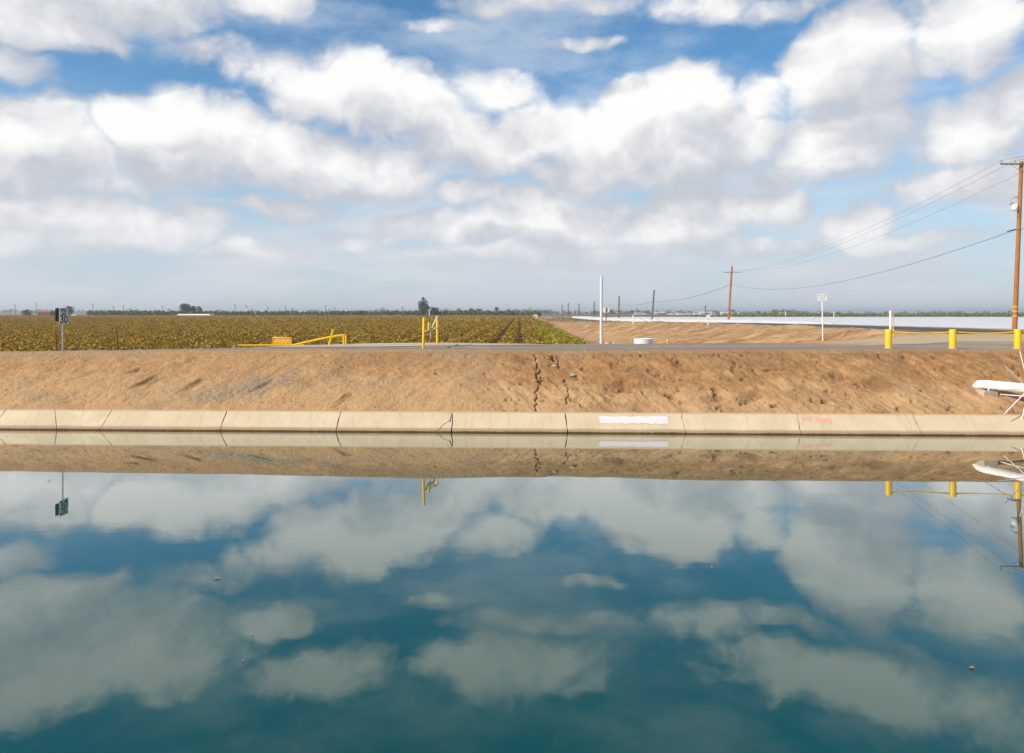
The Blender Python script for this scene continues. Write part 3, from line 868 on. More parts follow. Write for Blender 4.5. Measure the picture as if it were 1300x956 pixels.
def build_vineyard():
    Y0, Y1 = 47.0, 150.0
    ms = [vine_mesh('vine_row', 0, Y1 - Y0, 210, .20, 300 + k) for k in range(3)]
    low = vine_mesh('vine_row', 0, Y1 - Y0, 210, .19, 330, hgt=1.05, half=.85, shrink=lambda y: np.interp(y, [0, 22, 32, 60, 100], [.62, .62, .78, .95, 1.0]))
    rows = [(5.75, low, 'vine_g', 'low yellow-green vine row nearest the dirt slope and the white standpipe'),
            (3.45, ms[0], 'vine_g', 'yellow-green vine row, second from the dirt slope'),
            (1.15, ms[1], 'vine', 'vine row just right of the vertical dark gap, third from the dirt slope'),
            (-1.15, ms[2], 'vine', 'vine row just left of the vertical dark gap, fourth from the dirt slope'),
            (-3.45, ms[0], 'vine', 'golden vine row, fifth from the dirt slope'),
            (-5.75, ms[1], 'vine', 'golden vine row, sixth from the dirt slope'),
            (-8.05, ms[2], 'vine', 'golden brown vine row behind the pair of yellow gate posts, seventh from the dirt slope')]
    for i, (x, me, mt, lb) in enumerate(rows):
        o = bpy.data.objects.new('vine_row', me.copy() if me.users else me); COL.objects.link(o)
        o.data.materials.clear(); o.data.materials.append(MAT[mt]); o.data.materials.append(MAT['bark'])
        o.location = (x, Y0, GZ)
        tag(o, lb, 'vine row', 'vine rows of the near vineyard')
    # everything further off reads as one mass
    r = np.random.default_rng(77)
    near = [vine_mesh('vine_clump', -3.2, 3.2, 200, .215, 400 + k, False) for k in range(3)]
    far = [vine_mesh('vine_clump', -6.5, 6.5, 90, .34, 420 + k, False) for k in range(2)]
    root = tag(empty('vineyard', (-30, 60, GZ)), 'wide golden-brown vineyard filling the field left of the rows', 'vineyard', kind='stuff')
    pn = [[], [], [], [], []]
    k = 0
    x = -10.35
    while x > -440:
        y = max(47 + (0 if x > -14 else -4), (-x - 6) / .70 if x < -36 else 0)
        while y < 640:
            st = 6 if y < 190 else 12
            (pn[r.integers(0, 3)] if y < 190 else pn[3 + r.integers(0, 2)]).append((x + r.normal() * .05, y + st / 2, GZ))
            y += st
        x -= ROW
    for i in range(7):
        x = 5.75 - ROW * i; y = Y1
        while y < 640:
            st = 6 if y < 190 else 12
            (pn[r.integers(0, 3)] if y < 190 else pn[3 + r.integers(0, 2)]).append((x, y + st / 2, GZ))
            y += st
    for j, (me, P) in enumerate(zip(near + far, pn)):
        src = link('vine_clump', me, MAT['vine'])
        me.materials.append(MAT['bark'])
        src.parent = root
        src.location = Vector(P[0]) - Vector(root.location)
        pts = np.array(P[1:], dtype=np.float32) - np.array(root.location, dtype=np.float32)
        pm = bpy.data.meshes.new('vine_mass'); pm.vertices.add(len(pts)); pm.vertices.foreach_set('co', pts.ravel()); pm.update()
        o = bpy.data.objects.new('vine_mass', pm); COL.objects.link(o); o.parent = root; o['kind'] = 'stuff'
        g = bpy.data.node_groups.new('scatter', 'GeometryNodeTree')
        g.interface.new_socket('Geometry', in_out='INPUT', socket_type='NodeSocketGeometry')
        g.interface.new_socket('Geometry', in_out='OUTPUT', socket_type='NodeSocketGeometry')
        T = NT(g); gi = T.n('NodeGroupInput'); go = T.n('NodeGroupOutput')
        oi = T.n('GeometryNodeObjectInfo', {'Object': src, 'As Instance': True}, transform_space='ORIGINAL')
        rv = T.n('FunctionNodeRandomValue', data_type='INT')
        rv.inputs[4].default_value = 0; rv.inputs[5].default_value = 1
        rot = T.n('ShaderNodeCombineXYZ', {2: T.m('MULTIPLY', rv.outputs[2], math.pi)})
        ip = T.n('GeometryNodeInstanceOnPoints', {'Points': gi.outputs[0], 'Instance': oi.outputs['Geometry'], 'Rotation': rot.outputs[0]})
        g.links.new(ip.outputs[0], go.inputs[0])
        md = o.modifiers.new('scatter', 'NODES'); md.node_group = g
    # row-end stakes standing out of the leaves near the road
    for px, py0, py1, lb in ((72.5, 414, 446, 'leaning brown row-end stake left of the speed sign post'), (150, 414, 446, 'brown row-end stake in the vines right of the speed sign')):
        m = MB(); b = at(px, py1, 43.4); t = at(px - 2, py0 + 5, 43.6); b.z = float(terrain(b.x, b.y)) - .1
        m.tube([(0, 0, 0), tuple((t - b) * .5), tuple(t - b)], [.06, .05, .045], 8)
        o = m.build('wooden_stake', MAT['stake']); o.location = b; tag(o, lb, 'stake')
build_vineyard()

# ------------------------------------------------------------------ speed limit sign
def text_part(txt, size, mat, parent, loc, rot, sx=1.0):
    cu = bpy.data.curves.new('text', 'FONT'); cu.body = txt; cu.size = size; cu.align_x = 'CENTER'; cu.align_y = 'CENTER'
    cu.offset = size * .03
    tmp = bpy.data.objects.new('lettering', cu); COL.objects.link(tmp)
    bpy.context.view_layer.update()
    me = bpy.data.meshes.new_from_object(tmp.evaluated_get(bpy.context.evaluated_depsgraph_get()))
    bpy.data.objects.remove(tmp)
    o = link('lettering', me, mat, parent); o.location = loc; o.rotation_euler = rot; o.scale = (sx, 1, 1)
    return o

def ground_at(px, d):
    p = at(px, 440, d); p.z = float(terrain(p.x, p.y)); return p

def build_speed_sign():
    b = at(79.5, 448, 37.35); b.z = float(z2f(b.x)) - .02
    r = tag(empty('speed_limit_sign', b), 'white speed limit 30 sign on a slim steel post by the bank road', 'road sign')
    m = MB(); m.tube([(0, 0, -.1), (0, 0, 2.12)], .035, 8); m.build('post', MAT['galv'], r)
    def plate(name, c, w, h, rz, mat, th=.012):
        bm = MB(); M = Matrix.Translation(c) @ Matrix.Rotation(rz, 4, 'Z')
        pts = []; cr = .04
        for sx, sz, a0 in ((1, 1, 0), (-1, 1, 90), (-1, -1, 180), (1, -1, 270)):
            for q in range(4):
                a = math.radians(a0 + q * 30)
                pts.append((sx * (w / 2 - cr) + cr * math.cos(a), sz * (h / 2 - cr) + cr * math.sin(a)))
        N = len(pts)
        fr = [M @ Vector((x, -th / 2, z)) for x, z in pts]; bk = [M @ Vector((x, th / 2, z)) for x, z in pts]
        bm.add(fr, [tuple(range(N - 1, -1, -1))]); bm.add(bk, [tuple(range(N))])
        bm.add(fr + bk, [(q, (q + 1) % N, N + (q + 1) % N, N + q) for q in range(N)])
        return bm.build(name, mat, r)
    rz = math.radians(82)
    c = Vector((.055, 0, 1.73))
    p = plate('sign_panel', c, .60, .76, rz, MAT['sign_face'])
    n = Vector((math.sin(rz), -math.cos(rz), 0)) * .0085
    for txt, z, sz, sx in (('SPEED', .255, .20, .78), ('LIMIT', .085, .20, .85), ('30', -.17, .50, 1.0)):
        text_part(txt, sz, MAT['black'], p, c + n + Vector((0, 0, z)), (math.radians(90), 0, rz), sx)
    bd = MB(); M = Matrix.Translation(c + n * 1.05) @ Matrix.Rotation(rz, 4, 'Z')
    for x, z, w, h in ((0, .345, .54, .014), (0, -.345, .54, .014), (.27, 0, .014, .69), (-.27, 0, .014, .69)):
        bd.add([M @ Vector((x + sx * w / 2, 0, z + sz * h / 2)) for sx, sz in ((-1, -1), (1, -1), (1, 1), (-1, 1))], [(0, 1, 2, 3)])
    bd.build('border', MAT['black'], p)
    q = plate('rear_panel', Vector((-.16, .02, 1.80)), .56, .62, rz, MAT['sign_back'], .014)
    q['label'] = 'dark back of a second sign on the same post'
    for z in (1.95, 1.65):
        bk = MB(); bk.box((-.055, 0, z), (.19, .03, .03)); bk.build('bracket', MAT['steel'], r)
build_speed_sign()

# ------------------------------------------------------------------ yellow gates
def build_low_gate():
    D = 42.6
    o = ground_at(437, D)
    r = tag(empty('swing_gate', o), 'low yellow pipe gate lying open with a striped board', 'gate')
    L = lambda px, py, dd=D: at(px, py, dd) - o
    m = MB(); m.tube([L(302, 438.6, 42.0), L(372, 438.2), L(386, 438.2)], .052, 8); m.build('bottom_rail', MAT['yellow'], r)
    m = MB(); m.tube([L(372, 438.2), L(400, 431.8), L(420, 427.8), L(436, 425.2)], .058, 8); m.build('arm', MAT['yellow'], r)
    for px, nm in ((436.3, 'post'), (439.2, 'post')):
        m = MB(); b = L(px, 437.3); b.z = -.12; m.tube([b, L(px, 424.6)], .055, 8); m.build(nm, MAT['yellow'], r)
    m = MB(); b = L(417.4, 437.5); b.z = -.05; m.tube([b, L(423, 418.2)], .058, 8); m.build('leaning_brace', MAT['yellow'], r)
    # striped hazard board in a pipe frame
    c0, c1 = L(346, 438), L(370, 428.6)
    w, h = c1.x - c0.x, c1.z - c0.z
    fr = MB(); fr.tube([(c0.x, c0.y, c0.z), (c0.x, c0.y, c1.z), (c1.x, c0.y, c1.z), (c1.x, c0.y, c0.z)], .032, 6); fr.build('board_frame', MAT['yellow'], r)
    bd = MB(); bd.box((c0.x + w / 2, c0.y, c0.z + h * .52), (w - .05, .014, h * .72)); b_ = bd.build('hazard_board', MAT['orange'], r)
    st = MB(); z0, z1 = c0.z + h * .17, c0.z + h * .87; x = c0.x + .05; sl_ = (z1 - z0)
    while x + sl_ + .09 < c1.x - .02:
        st.add([(x, c0.y - .011, z0), (x + .085, c0.y - .011, z0), (x + .085 + sl_ * .9, c0.y - .011, z1), (x + sl_ * .9, c0.y - .011, z1)], [(0, 1, 2, 3)])
        x += .19
    st.build('stripe', MAT['stripe'], b_)
build_low_gate()

def build_post_gate():
    o = ground_at(538, 37.4)
    r = tag(empty('pipe_gate', o), 'pair of tall yellow gate posts with a folded pipe arm and hanging lock', 'gate')
    L = lambda px, py, dd: at(px, py, dd) - o
    A, B = 37.4, 42.0
    m = MB(); b = L(537.2, 443, A); b.z = -.1; m.tube([b, L(538.2, 404, A), L(538.3, 403.2, A)], [.062, .062, .04], 10); m.build('near_post', MAT['yellow_b'], r)
    m = MB(); b = L(555.2, 437, B); b.z = -.1; m.tube([b, L(555.1, 402, B), L(555.1, 401.3, B)], [.062, .062, .04], 10); m.build('far_post', MAT['yellow_b'], r)
    m = MB(); m.tube([L(539.5, 420.2, A + .25), L(545.0, 420.0, 39.4), L(549, 418.8, 39.2), L(555, 416.2, B)], .045, 8); m.build('rail', MAT['cream'], r)
    m = MB(); m.tube([L(548.6, 415.5, 39.2), L(555.3, 401.8, B - .1)], .042, 8); m.build('brace', MAT['cream'], r)
    m = MB(); m.tube([L(544.2, 421, 39.2), L(544.4, 409.2, 39.2)], .052, 8); m.build('stub_post', MAT['yellow'], r)
    m = MB(); m.tube([L(546.8, 419.5, 39.8), L(546.6, 409.4, 39.8)], .04, 8); m.build('latch_bar', MAT['steel'], r)
    ch = MB()
    for k in range(7):
        p = L(546.6 + .15 * math.sin(k), 420 + k * 1.15, 39.7)
        ch.tube([p + Vector((.028 * math.cos(a), .01 * (k % 2), .038 * math.sin(a))) for a in np.linspace(0, 2 * math.pi, 9)], .010, 5, cap=False)
    ch.box(L(546.6, 428.2, 39.7), (.07, .04, .09)); ch.build('lock_chain', MAT['galv'], r)
build_post_gate()

# ------------------------------------------------------------------ standpipe, ring, signs and markers on the right
def build_standpipe():
    b = ground_at(763.5, 60.0)
    r = tag(empty('standpipe', b), 'tall plain white standpipe at the corner of the vineyard', 'standpipe')
    top = at(763.5, 352, 60.0).z - b.z
    m = MB(); m.tube([(-.02, 0, -.2), (0, 0, top)], .112, 16); m.build('pipe', MAT['pvc'], r)
    m = MB(); m.tube([(0, 0, top + .001), (0, 0, top + .03), (0, 0, top + .05)], [.12, .12, .08], 16); m.build('cap', MAT['pvc'], r)
    m = MB(); m.tube([(0, 0, -.05), (0, 0, .10)], [.22, .19], 14); m.build('collar', MAT['block'], r)
    for k, (px, sc, lb) in enumerate(((772, 1.0, 'broken pale concrete lump right beside the white standpipe'), (780, .7, 'smaller flat concrete lump right of the white standpipe'))):
        g = ground_at(px, 44.6); m = MB(); rr = random.Random(k)
        q = [(math.cos(a) * .20 * sc * rr.uniform(.7, 1.2), math.sin(a) * .14 * sc * rr.uniform(.7, 1.2)) for a in np.linspace(0, 2 * math.pi, 8)[:-1]]
        N = len(q)
        lo = [(x, y, -.05) for x, y in q]; hi = [(x * .75, y * .75, .11 * sc * rr.uniform(.7, 1.2)) for x, y in q]
        m.add(lo + hi, [(i, (i + 1) % N, N + (i + 1) % N, N + i) for i in range(N)] + [tuple(range(N, 2 * N))])
        o = m.build('concrete_lump', MAT['block']); o.location = g; tag(o, lb, 'rubble')
build_standpipe()

def build_ring():
    c = ground_at(817, 44.2); top = at(817, 430.2, 44.2).z - c.z
    r = tag(empty('metal_ring', c), 'low round corrugated metal ring on the ground by the road', 'metal ring')
    R = .53
    n = 40; V, F = [], []
    hs = np.linspace(-.08, top, 9)
    for rad in (R, R - .03):
        for j, z in enumerate(hs):
            rr = rad + (.012 if j % 2 else -.006)
            V += [(rr * math.cos(2 * math.pi * k / n), rr * math.sin(2 * math.pi * k / n), z) for k in range(n)]
    H = len(hs)
    for sfc in range(2):
        for j in range(H - 1):
            for k in range(n):
                a = (sfc * H + j) * n + k; b = (sfc * H + j) * n + (k + 1) % n
                F.append((a, b, b + n, a + n) if sfc == 0 else (a, a + n, b + n, b))
    m = MB(); m.add(V, F, 0, True); m.build('wall', MAT['pvc'], r)
    m = MB(); m.tube([(math.cos(a) * (R - .012), math.sin(a) * (R - .012), top) for a in np.linspace(0, 2 * math.pi, 41)], .022, 8, cap=False); m.build('rim', MAT['white'], r)
build_ring()

def build_cap_marker():
    g = ground_at(847.5, 46.0); g.z = at(847, 435, 46).z
    g = at(847.5, 434.6, 49.0)
    g.z = float(terrain(g.x, g.y))
    r = tag(empty('utility_marker', g), 'tiny bright yellow marker cap on the dirt slope', 'marker')
    t = at(847.5, 431.2, 49.0).z - g.z
    m = MB(); m.tube([(0, 0, -.1), (0, 0, t - .13)], .03, 8); m.build('stem', MAT['white'], r)
    m = MB(); m.tube([(0, 0, t - .15), (0, 0, t - .03), (0, 0, t)], [.06, .10, .05], 10); m.build('cap', MAT['yellow_b'], r)
build_cap_marker()

def build_info_sign():
    g = ground_at(1044.2, 52.0)
    r = tag(empty('notice_sign', g), 'small white notice sign on a tall white post', 'sign')
    t = at(1043, 373.6, 52.0).z - g.z
    m = MB(); m.tube([(.02, 0, -.1), (-.02, 0, t - .1)], .042, 10); m.build('post', MAT['white'], r)
    c = Vector((-.03, -.05, t - .20)); m = MB(); m.box(c, (.60, .012, .44)); p = m.build('sign_panel', MAT['white'], r)
    for x, z, w, h, mt in ((-.16, .10, .09, .045, 'blue'), (.16, .10, .11, .05, 'blue'), (0, .115, .12, .018, 'grey_ink'), (0, .0, .36, .02, 'grey_ink'), (0, -.06, .32, .02, 'grey_ink'), (0, -.12, .36, .014, 'grey_ink')):
        y = -.0085
        q = MB(); q.add([c + Vector((x + sx * w / 2, y, z + sz * h / 2)) for sx, sz in ((-1, -1), (1, -1), (1, 1), (-1, 1))], [(0, 1, 2, 3)])
        q.build('mark', MAT[mt], p)
build_info_sign()

def build_stop_sign():
    d = 130.0
    c = at(769.5, 393.5, d); g = Vector((c.x, c.y, float(terrain(c.x, c.y))))
    r = tag(empty('stop_sign', g), 'pale back of an octagonal stop sign on a wooden post', 'road sign')
    m = MB(); m.tube([(0, -.06, -.2), (0, -.06, c.z - g.z + .5)], .08, 6); m.build('post', MAT['stake'], r)
    pts = [(math.cos(math.radians(22.5 + 45 * k)) * .60, math.sin(math.radians(22.5 + 45 * k)) * .60) for k in range(8)]
    f = [(x, 0.0, c.z - g.z + z) for x, z in pts]; b = [(x, .012, c.z - g.z + z) for x, z in pts]
    m = MB(); m.add(f, [tuple(range(7, -1, -1))], 0); m.add(b, [tuple(range(8))], 1)
    m.add(f + b, [(q, (q + 1) % 8, 8 + (q + 1) % 8, 8 + q) for q in range(8)]); m.build('sign_panel', [MAT['white'], MAT['red_sign']], r)
build_stop_sign()

def marker(px, top, d, lb, w=.05, mat='white', box=None, z_base=None):
    t = at(px, top, d); g = Vector((t.x, t.y, float(terrain(t.x, t.y))))
    m = MB(); m.tube([(0, 0, -.2), (0, 0, t.z - g.z)], [w, w], 8)
    r = tag(empty('marker_post', g), lb, 'marker post')
    m.build('post', MAT[mat], r)
    m = MB(); m.tube([(0, 0, t.z - g.z + .001), (0, 0, t.z - g.z + w * .8)], [w * 1.12, w * .5], 8); m.build('cap', MAT[mat], r)
    if box:
        m = MB(); m.box((0, -.06, t.z - g.z - box[1] / 2), (box[0], .10, box[1])); m.build('marker_plate', MAT[mat], r)
marker(804, 400.5, 116, 'short white roadside marker post right of the stop sign', .09)
marker(899, 400, 88, 'white marker box on a post left of the crossarm pole', .06, box=(.40, .42))
marker(1130.5, 395.5, 46.0, 'white plastic pipe marker standing behind the first bollard', .072)
marker(1134.2, 399.5, 46.4, 'slim orange stake beside the white pipe marker', .035, 'orange')

def build_bollards():
    B = [(1128.0, 418.2, 37.2, 'yellow steel bollard nearest the notice sign, leftmost of three'),
         (1209.5, 418.2, 36.9, 'yellow steel bollard in the middle of the chained three'),
         (1292.0, 418.2, 36.6, 'yellow steel bollard at the right edge below the tall pole')]
    tops = []
    for px, py, d, lb in B:
        t = at(px, py, d); g = Vector((t.x, t.y, float(z2f(t.x)) + .01))
        r = tag(empty('bollard', g), lb, 'bollard', 'yellow bollards along the bank road')
        h = t.z - g.z
        m = MB(); R = .152
        m.tube([(0, 0, -.2), (0, 0, h - .03), (0, 0, h - .008), (0, 0, h)], [R, R, R * .93, R * .6], 24); m.build('post', MAT['yellow_b'], r)
        m = MB(); m.tube([(0, 0, -.08), (0, 0, .035)], [R * 1.5, R * 1.3], 18); m.build('footing', MAT['block'], r)
        tops.append(g + Vector((0, 0, h - .13)))
    tops.append(tops[-1] + (tops[-1] - tops[-2]))
    names = ['sagging yellow cable between the left and middle bollards', 'sagging yellow cable between the middle and right bollards', 'yellow cable running off the right edge from the last bollard']
    for a, b, lb in zip(tops[:-1], tops[1:], names):
        u = (b - a).normalized(); a2, b2 = a + u * .15, b - u * .15
        m = MB(); m.tube([(a2 - a).lerp(b2 - a, q / 12) - Vector((0, 0, .05 * math.sin(math.pi * q / 12))) for q in range(13)], .030, 8)
        o = m.build('barrier_cable', MAT['yellow']); o.location = a; tag(o, lb, 'cable', 'cables between the bollards')
build_bollards()

# ------------------------------------------------------------------ pipe crossing the canal, with its climb guard
def build_crossing():
    tip = at(1246, 487.6, 32.7); p1 = at(1300, 492.4, 30.9)
    u = (p1 - tip).normalized(); u.z = 0; u.normalize()
    R = .185
    r = tag(empty('pipe_crossing', tip), 'white pipe leaving the bank over the canal with a fan of guard spikes', 'pipe')
    m = MB(); pts = [Vector((0, 0, -.02)) - u * .35 + Vector((0, 0, -.42)), -u * .26 + Vector((0, 0, -.20)), -u * .10 + Vector((0, 0, -.03)), u * .15, u * .6]
    m.tube(pts, [R * .98, R, R, R, R], 18); m.build('elbow', MAT['pipe_white'], r)
    m = MB(); m.tube([u * .6, u * 3.3, u * 12, u * 27], R, 18, cap=False); m.build('pipe', MAT['pipe_white'], r)
    c = at(1312, 499, 30.5) - tip
    k = u.dot(c) - .20; c = u * k
    m = MB(); m.tube([c - u * .05, c + u * .05], R + .035, 18); m.build('guard_collar', MAT['pipe_white'], r)
    side = Vector((0, 0, 1)).cross(u).normalized(); up = Vector((0, 0, 1))
    for q in range(10):
        a = math.radians(180 + 36 * q)
        dv = side * -math.cos(a) + up * math.sin(a)
        m = MB(); m.tube([c + dv * R, c + dv * 1.52, c + dv * 1.60], [.020, .018, .007], 8); m.build('spike', MAT['pipe_white'], r)
    s = u * .42
    for q in (-1, 1):
        m = MB(); b = s + side * q * .10
        m.tube([b + Vector((0, 0, -.42)), b + Vector((0, 0, -.10))], .030, 8); m.build('support_leg', MAT['pipe_white'], r)
    m = MB(); M = Matrix.Translation(at(1252.5, 499.8, 32.3) - tip) @ Matrix.Rotation(.12, 4, 'Z') @ Matrix.Rotation(.06, 4, 'Y')
    m.box(None, (.60, .52, .26), M=M); m.build('support_block', MAT['block'], r)
    m = MB(); m.tube([s + Vector((.28, -.20, -.36)), c + Vector((0, 0, -.30)) + side * .1 + u * .5], .028, 8); m.build('strut', MAT['pipe_white'], r)
build_crossing()

# ------------------------------------------------------------------ power poles and wires
WIRES = {}
def pole(name, px0, py0, px1, py1, d, rb, rt, mat, lb, arm=None, bands=False, gear=False, group='utility poles along the highway'):
    t = at(px1, py1, d); b = at(px0, py0, d); b.z = min(b.z, float(terrain(b.x, b.y))) - .1
    # follow the lean of the pole down to the ground
    lean = (at(px1, py1, d) - at(px0, py0, d)); lean /= lean.z
    b = t - lean * (t.z - b.z)
    v = t - b
    r = tag(empty(name, b), lb, 'utility pole', group)
    m = MB(); m.tube([v * (q / 6) for q in range(7)], [rb + (rt - rb) * q / 6 for q in range(7)], 14); m.build('shaft', MAT[mat], r)
    ends = []
    if arm:
        half, dz, az = arm
        u = Vector((math.cos(az), math.sin(az), 0)); c = v - Vector((0, 0, dz)) + Vector((-u.y, u.x, 0)) * -(rt + .07)
        m = MB(); M = Matrix.Translation(c) @ Matrix.Rotation(az, 4, 'Z'); m.box(None, (half * 2, .11, .13), M=M); m.build('crossarm', MAT['arm'], r)
        for k, x in enumerate((-half + .1, half - .1, -half * .36)):
            p = c + u * x
            m = MB(); m.tube([p + Vector((0, 0, .06)), p + Vector((0, 0, .20)), p + Vector((0, 0, .22)), p + Vector((0, 0, .30)), p + Vector((0, 0, .33))], [.02, .02, .07, .06, .03], 8); m.build('insulator', MAT['insulator'], r)
            ends.append(b + p + Vector((0, 0, .30)))
        for sgn in (-1, 1):
            m = MB(); m.tube([c + u * sgn * half * .55 + Vector((0, 0, -.06)), c + Vector((0, 0, -.75))], .018, 6); m.build('brace', MAT['steel'], r)
    if bands:
        for py in (389.5, 395.0, 401.0):
            p = at(px0 + (px1 - px0) * (py0 - py) / (py0 - py1), py, d) - b
            f = (p.z / v.z); m = MB(); rr = rb + (rt - rb) * f + .012
            m.tube([p - Vector((0, 0, .045)), p + Vector((0, 0, .045))], rr, 14); m.build('reflective_band', MAT['yellow_b'], r)
    if gear:
        p = at(1288.2, 263, d) - b
        m = MB(); m.tube([p + Vector((0, 0, -.34)), p + Vector((0, 0, -.30)), p + Vector((0, 0, .20)), p + Vector((0, 0, .26))], [.16, .26, .26, .12], 14); g = m.build('transformer', MAT['white'], r)
        m = MB(); m.box(p + Vector((.30, 0, -.05)), (.30, .12, .12)); m.build('mount', MAT['steel'], g)
        m = MB(); m.tube([p + Vector((-.05, 0, .26)), p + Vector((-.42, 0, .62)), p + Vector((.1, 0, .95)), p + Vector((.45, 0, .75))], .04, 8); m.build('cutout_arm', MAT['steel'], g)
        m = MB(); m.tube([p + Vector((-.1, 0, .22)), p + Vector((-.42, 0, .25)), p + Vector((-.30, 0, .5))], .055, 8); m.build('bushing', MAT['galv'], g)
        m = MB(); q = at(1289.5, 291, d) - b; m.tube([q, q + Vector((-.7, .1, -.20))], .05, 8); m.build('cable_clamp', MAT['wire'], r)
    return b, v, ends

def wire(a, b, sag, rad, lb, n=26):
    m = MB(); m.tube([(b - a) * (q / n) - Vector((0, 0, 4 * sag * (q / n) * (1 - q / n))) for q in range(n + 1)], rad, 5)
    o = m.build('overhead_wire', MAT['wire']); o.location = a; tag(o, lb, 'wire', 'wires between the poles')

def build_poles():
    b1, v1, e1 = pole('utility_pole', 1288.0, 420, 1296.8, 205, 71, .215, .16, 'pole', 'tall orange-brown utility pole with yellow bands at the right edge', (2.1, .28, .04), True, True)
    b2, v2, e2 = pole('utility_pole', 924.5, 411, 929.3, 338, 204, .30, .24, 'pole', 'brown utility pole with a crossarm standing by the highway', (2.4, 1.6, -.05))
    rest = []
    for px0, px1, py1, d, lb in ((827.5, 830.5, 368, 252, 'dark leaning pole without crossarm left of the crossarm pole'), (785.2, 786, 376, 330, 'dark straight pole halfway between the stop sign and the leaning pole'),
                                 (754, 754.3, 383, 440, 'thin dark pole just left of the white standpipe'), (734.8, 735, 385.5, 540, 'thin pole, second left of the white standpipe'),
                                 (721.3, 721.4, 384.5, 640, 'thin far pole, third left of the white standpipe'), (713.5, 713.6, 386.5, 740, 'thin far pole, fourth left of the white standpipe'),
                                 (698.5, 698.5, 392, 860, 'tiny dark pole by the end of the orchard')):
        rest.append(pole('utility_pole', px0, 409, px1, py1, d, .20 + d * .0003, .17 + d * .0003, 'old_pole', lb))
    nm = ['upper', 'middle', 'lower']
    for k, dz in enumerate((0, 0, 0)):
        wire(e1[k], e2[k], 2.6, .012, ['overhead wire from the left end of the crossarm on the tall pole', 'overhead wire from the right end of the crossarm on the tall pole', 'overhead wire from the inner insulator on the tall pole'][k])
        off = Vector((9.0 + k, -22, .8)); wire(e1[k], e1[k] + off, .2, .012, ['overhead wire leaving the frame right from the outer left insulator', 'overhead wire leaving the frame right from the right insulator', 'overhead wire leaving the frame right from the inner insulator'][k])
    a = at(1290.5, 291.5, 71); c = at(928, 361, 204)
    wire(a, c, 3.0, .024, 'thick sagging cable below the power wires between the two tall poles')
    wire(a, a + Vector((12, -30, .3)), .3, .024, 'thick cable leaving the frame right below the transformer')
    d = at(829.5, 383, 252); wire(c, d, 1.2, .05, 'thick cable from the crossarm pole to the leaning pole')
    e = at(785.8, 386, 330); wire(d, e, .8, .05, 'thick cable from the leaning pole to the next straight pole')
build_poles()

# ------------------------------------------------------------------ far side of the fields
def tree_mesh(name, h, w, seed, n=900, leaf=.5, trunk=.22, mat=('tree', 'bark'), tall=False, lobes=9):
    r = np.random.default_rng(seed); rr = random.Random(seed)
    C = []
    L = []
    for k in range(lobes):
        a = r.uniform(0, 2 * math.pi); zz = r.uniform(trunk + .12, .86 if not tall else .74)
        prof = (1 - abs((zz - .55) / .55) ** 2.2) if not tall else (1 - abs((zz - .5) / .58) ** 3)
        R = w / 2 * max(prof, .2) * r.uniform(.25, .75)
        s = w * r.uniform(.17, .30)
        L.append((R * math.cos(a), R * math.sin(a), zz * h, s))
    L.append((0, 0, h * .62, w * .30)); L.append((w * .05, 0, h * .84, w * .22)); L.append((-w * .06, 0, h * .93, w * .12))
    for (x, y, z, s) in L:
        k = int(n / len(L))
        d = r.normal(size=(k, 3)); d /= np.linalg.norm(d, axis=1)[:, None]
        rad = s * r.uniform(.45, 1.08, k)[:, None] ** .7
        C.append(np.array([x, y, z]) + d * rad * np.array([1, 1, .85 if not tall else 1.2]))
    C = np.concatenate(C); C = C[C[:, 2] > h * trunk * .6]
    V, F = leaf_cards(C, leaf, .2, r, .85)
    V = list(map(tuple, V)); F = list(map(tuple, F)); nl = len(F)
    m = MB(); tr = max(.10, h * .022)
    m.tube([(0, 0, -.3), (0, 0, h * trunk), (rr.uniform(-.1, .1) * w, 0, h * .7)], [tr * 1.3, tr, tr * .35], 7)
    for (x, y, z, s) in L[:6]:
        m.tube([(0, 0, h * trunk * .9), (x * .5, y * .5, z * .75), (x, y, z)], [tr * .6, tr * .4, tr * .15], 5)
    tb = (m.v, m.f)
    return (V, F, tb)

def add_tree(px, top, d, wpx, lb, seed, mat='tree', tall=False, n=900, leaf=None, group=None, base=None, lobes=9, trunk=.22):
    b = at(px, 400, d); b.z = float(terrain(b.x, b.y)); t = at(px, top, d)
    h = t.z - b.z; w = wpx / FPX * d
    V, F, tb = tree_mesh('tree', h, w, seed, n, leaf or w * .07, trunk, tall=tall, lobes=lobes)
    r = tag(empty('tree', b), lb, 'tree', group)
    me = bpy.data.meshes.new('crown'); me.from_pydata(V, [], F); link('crown', me, MAT[mat], r)
    me = bpy.data.meshes.new('trunk'); me.from_pydata(tb[0], [], tb[1]); link('trunk', me, MAT['bark'], r)
    return r

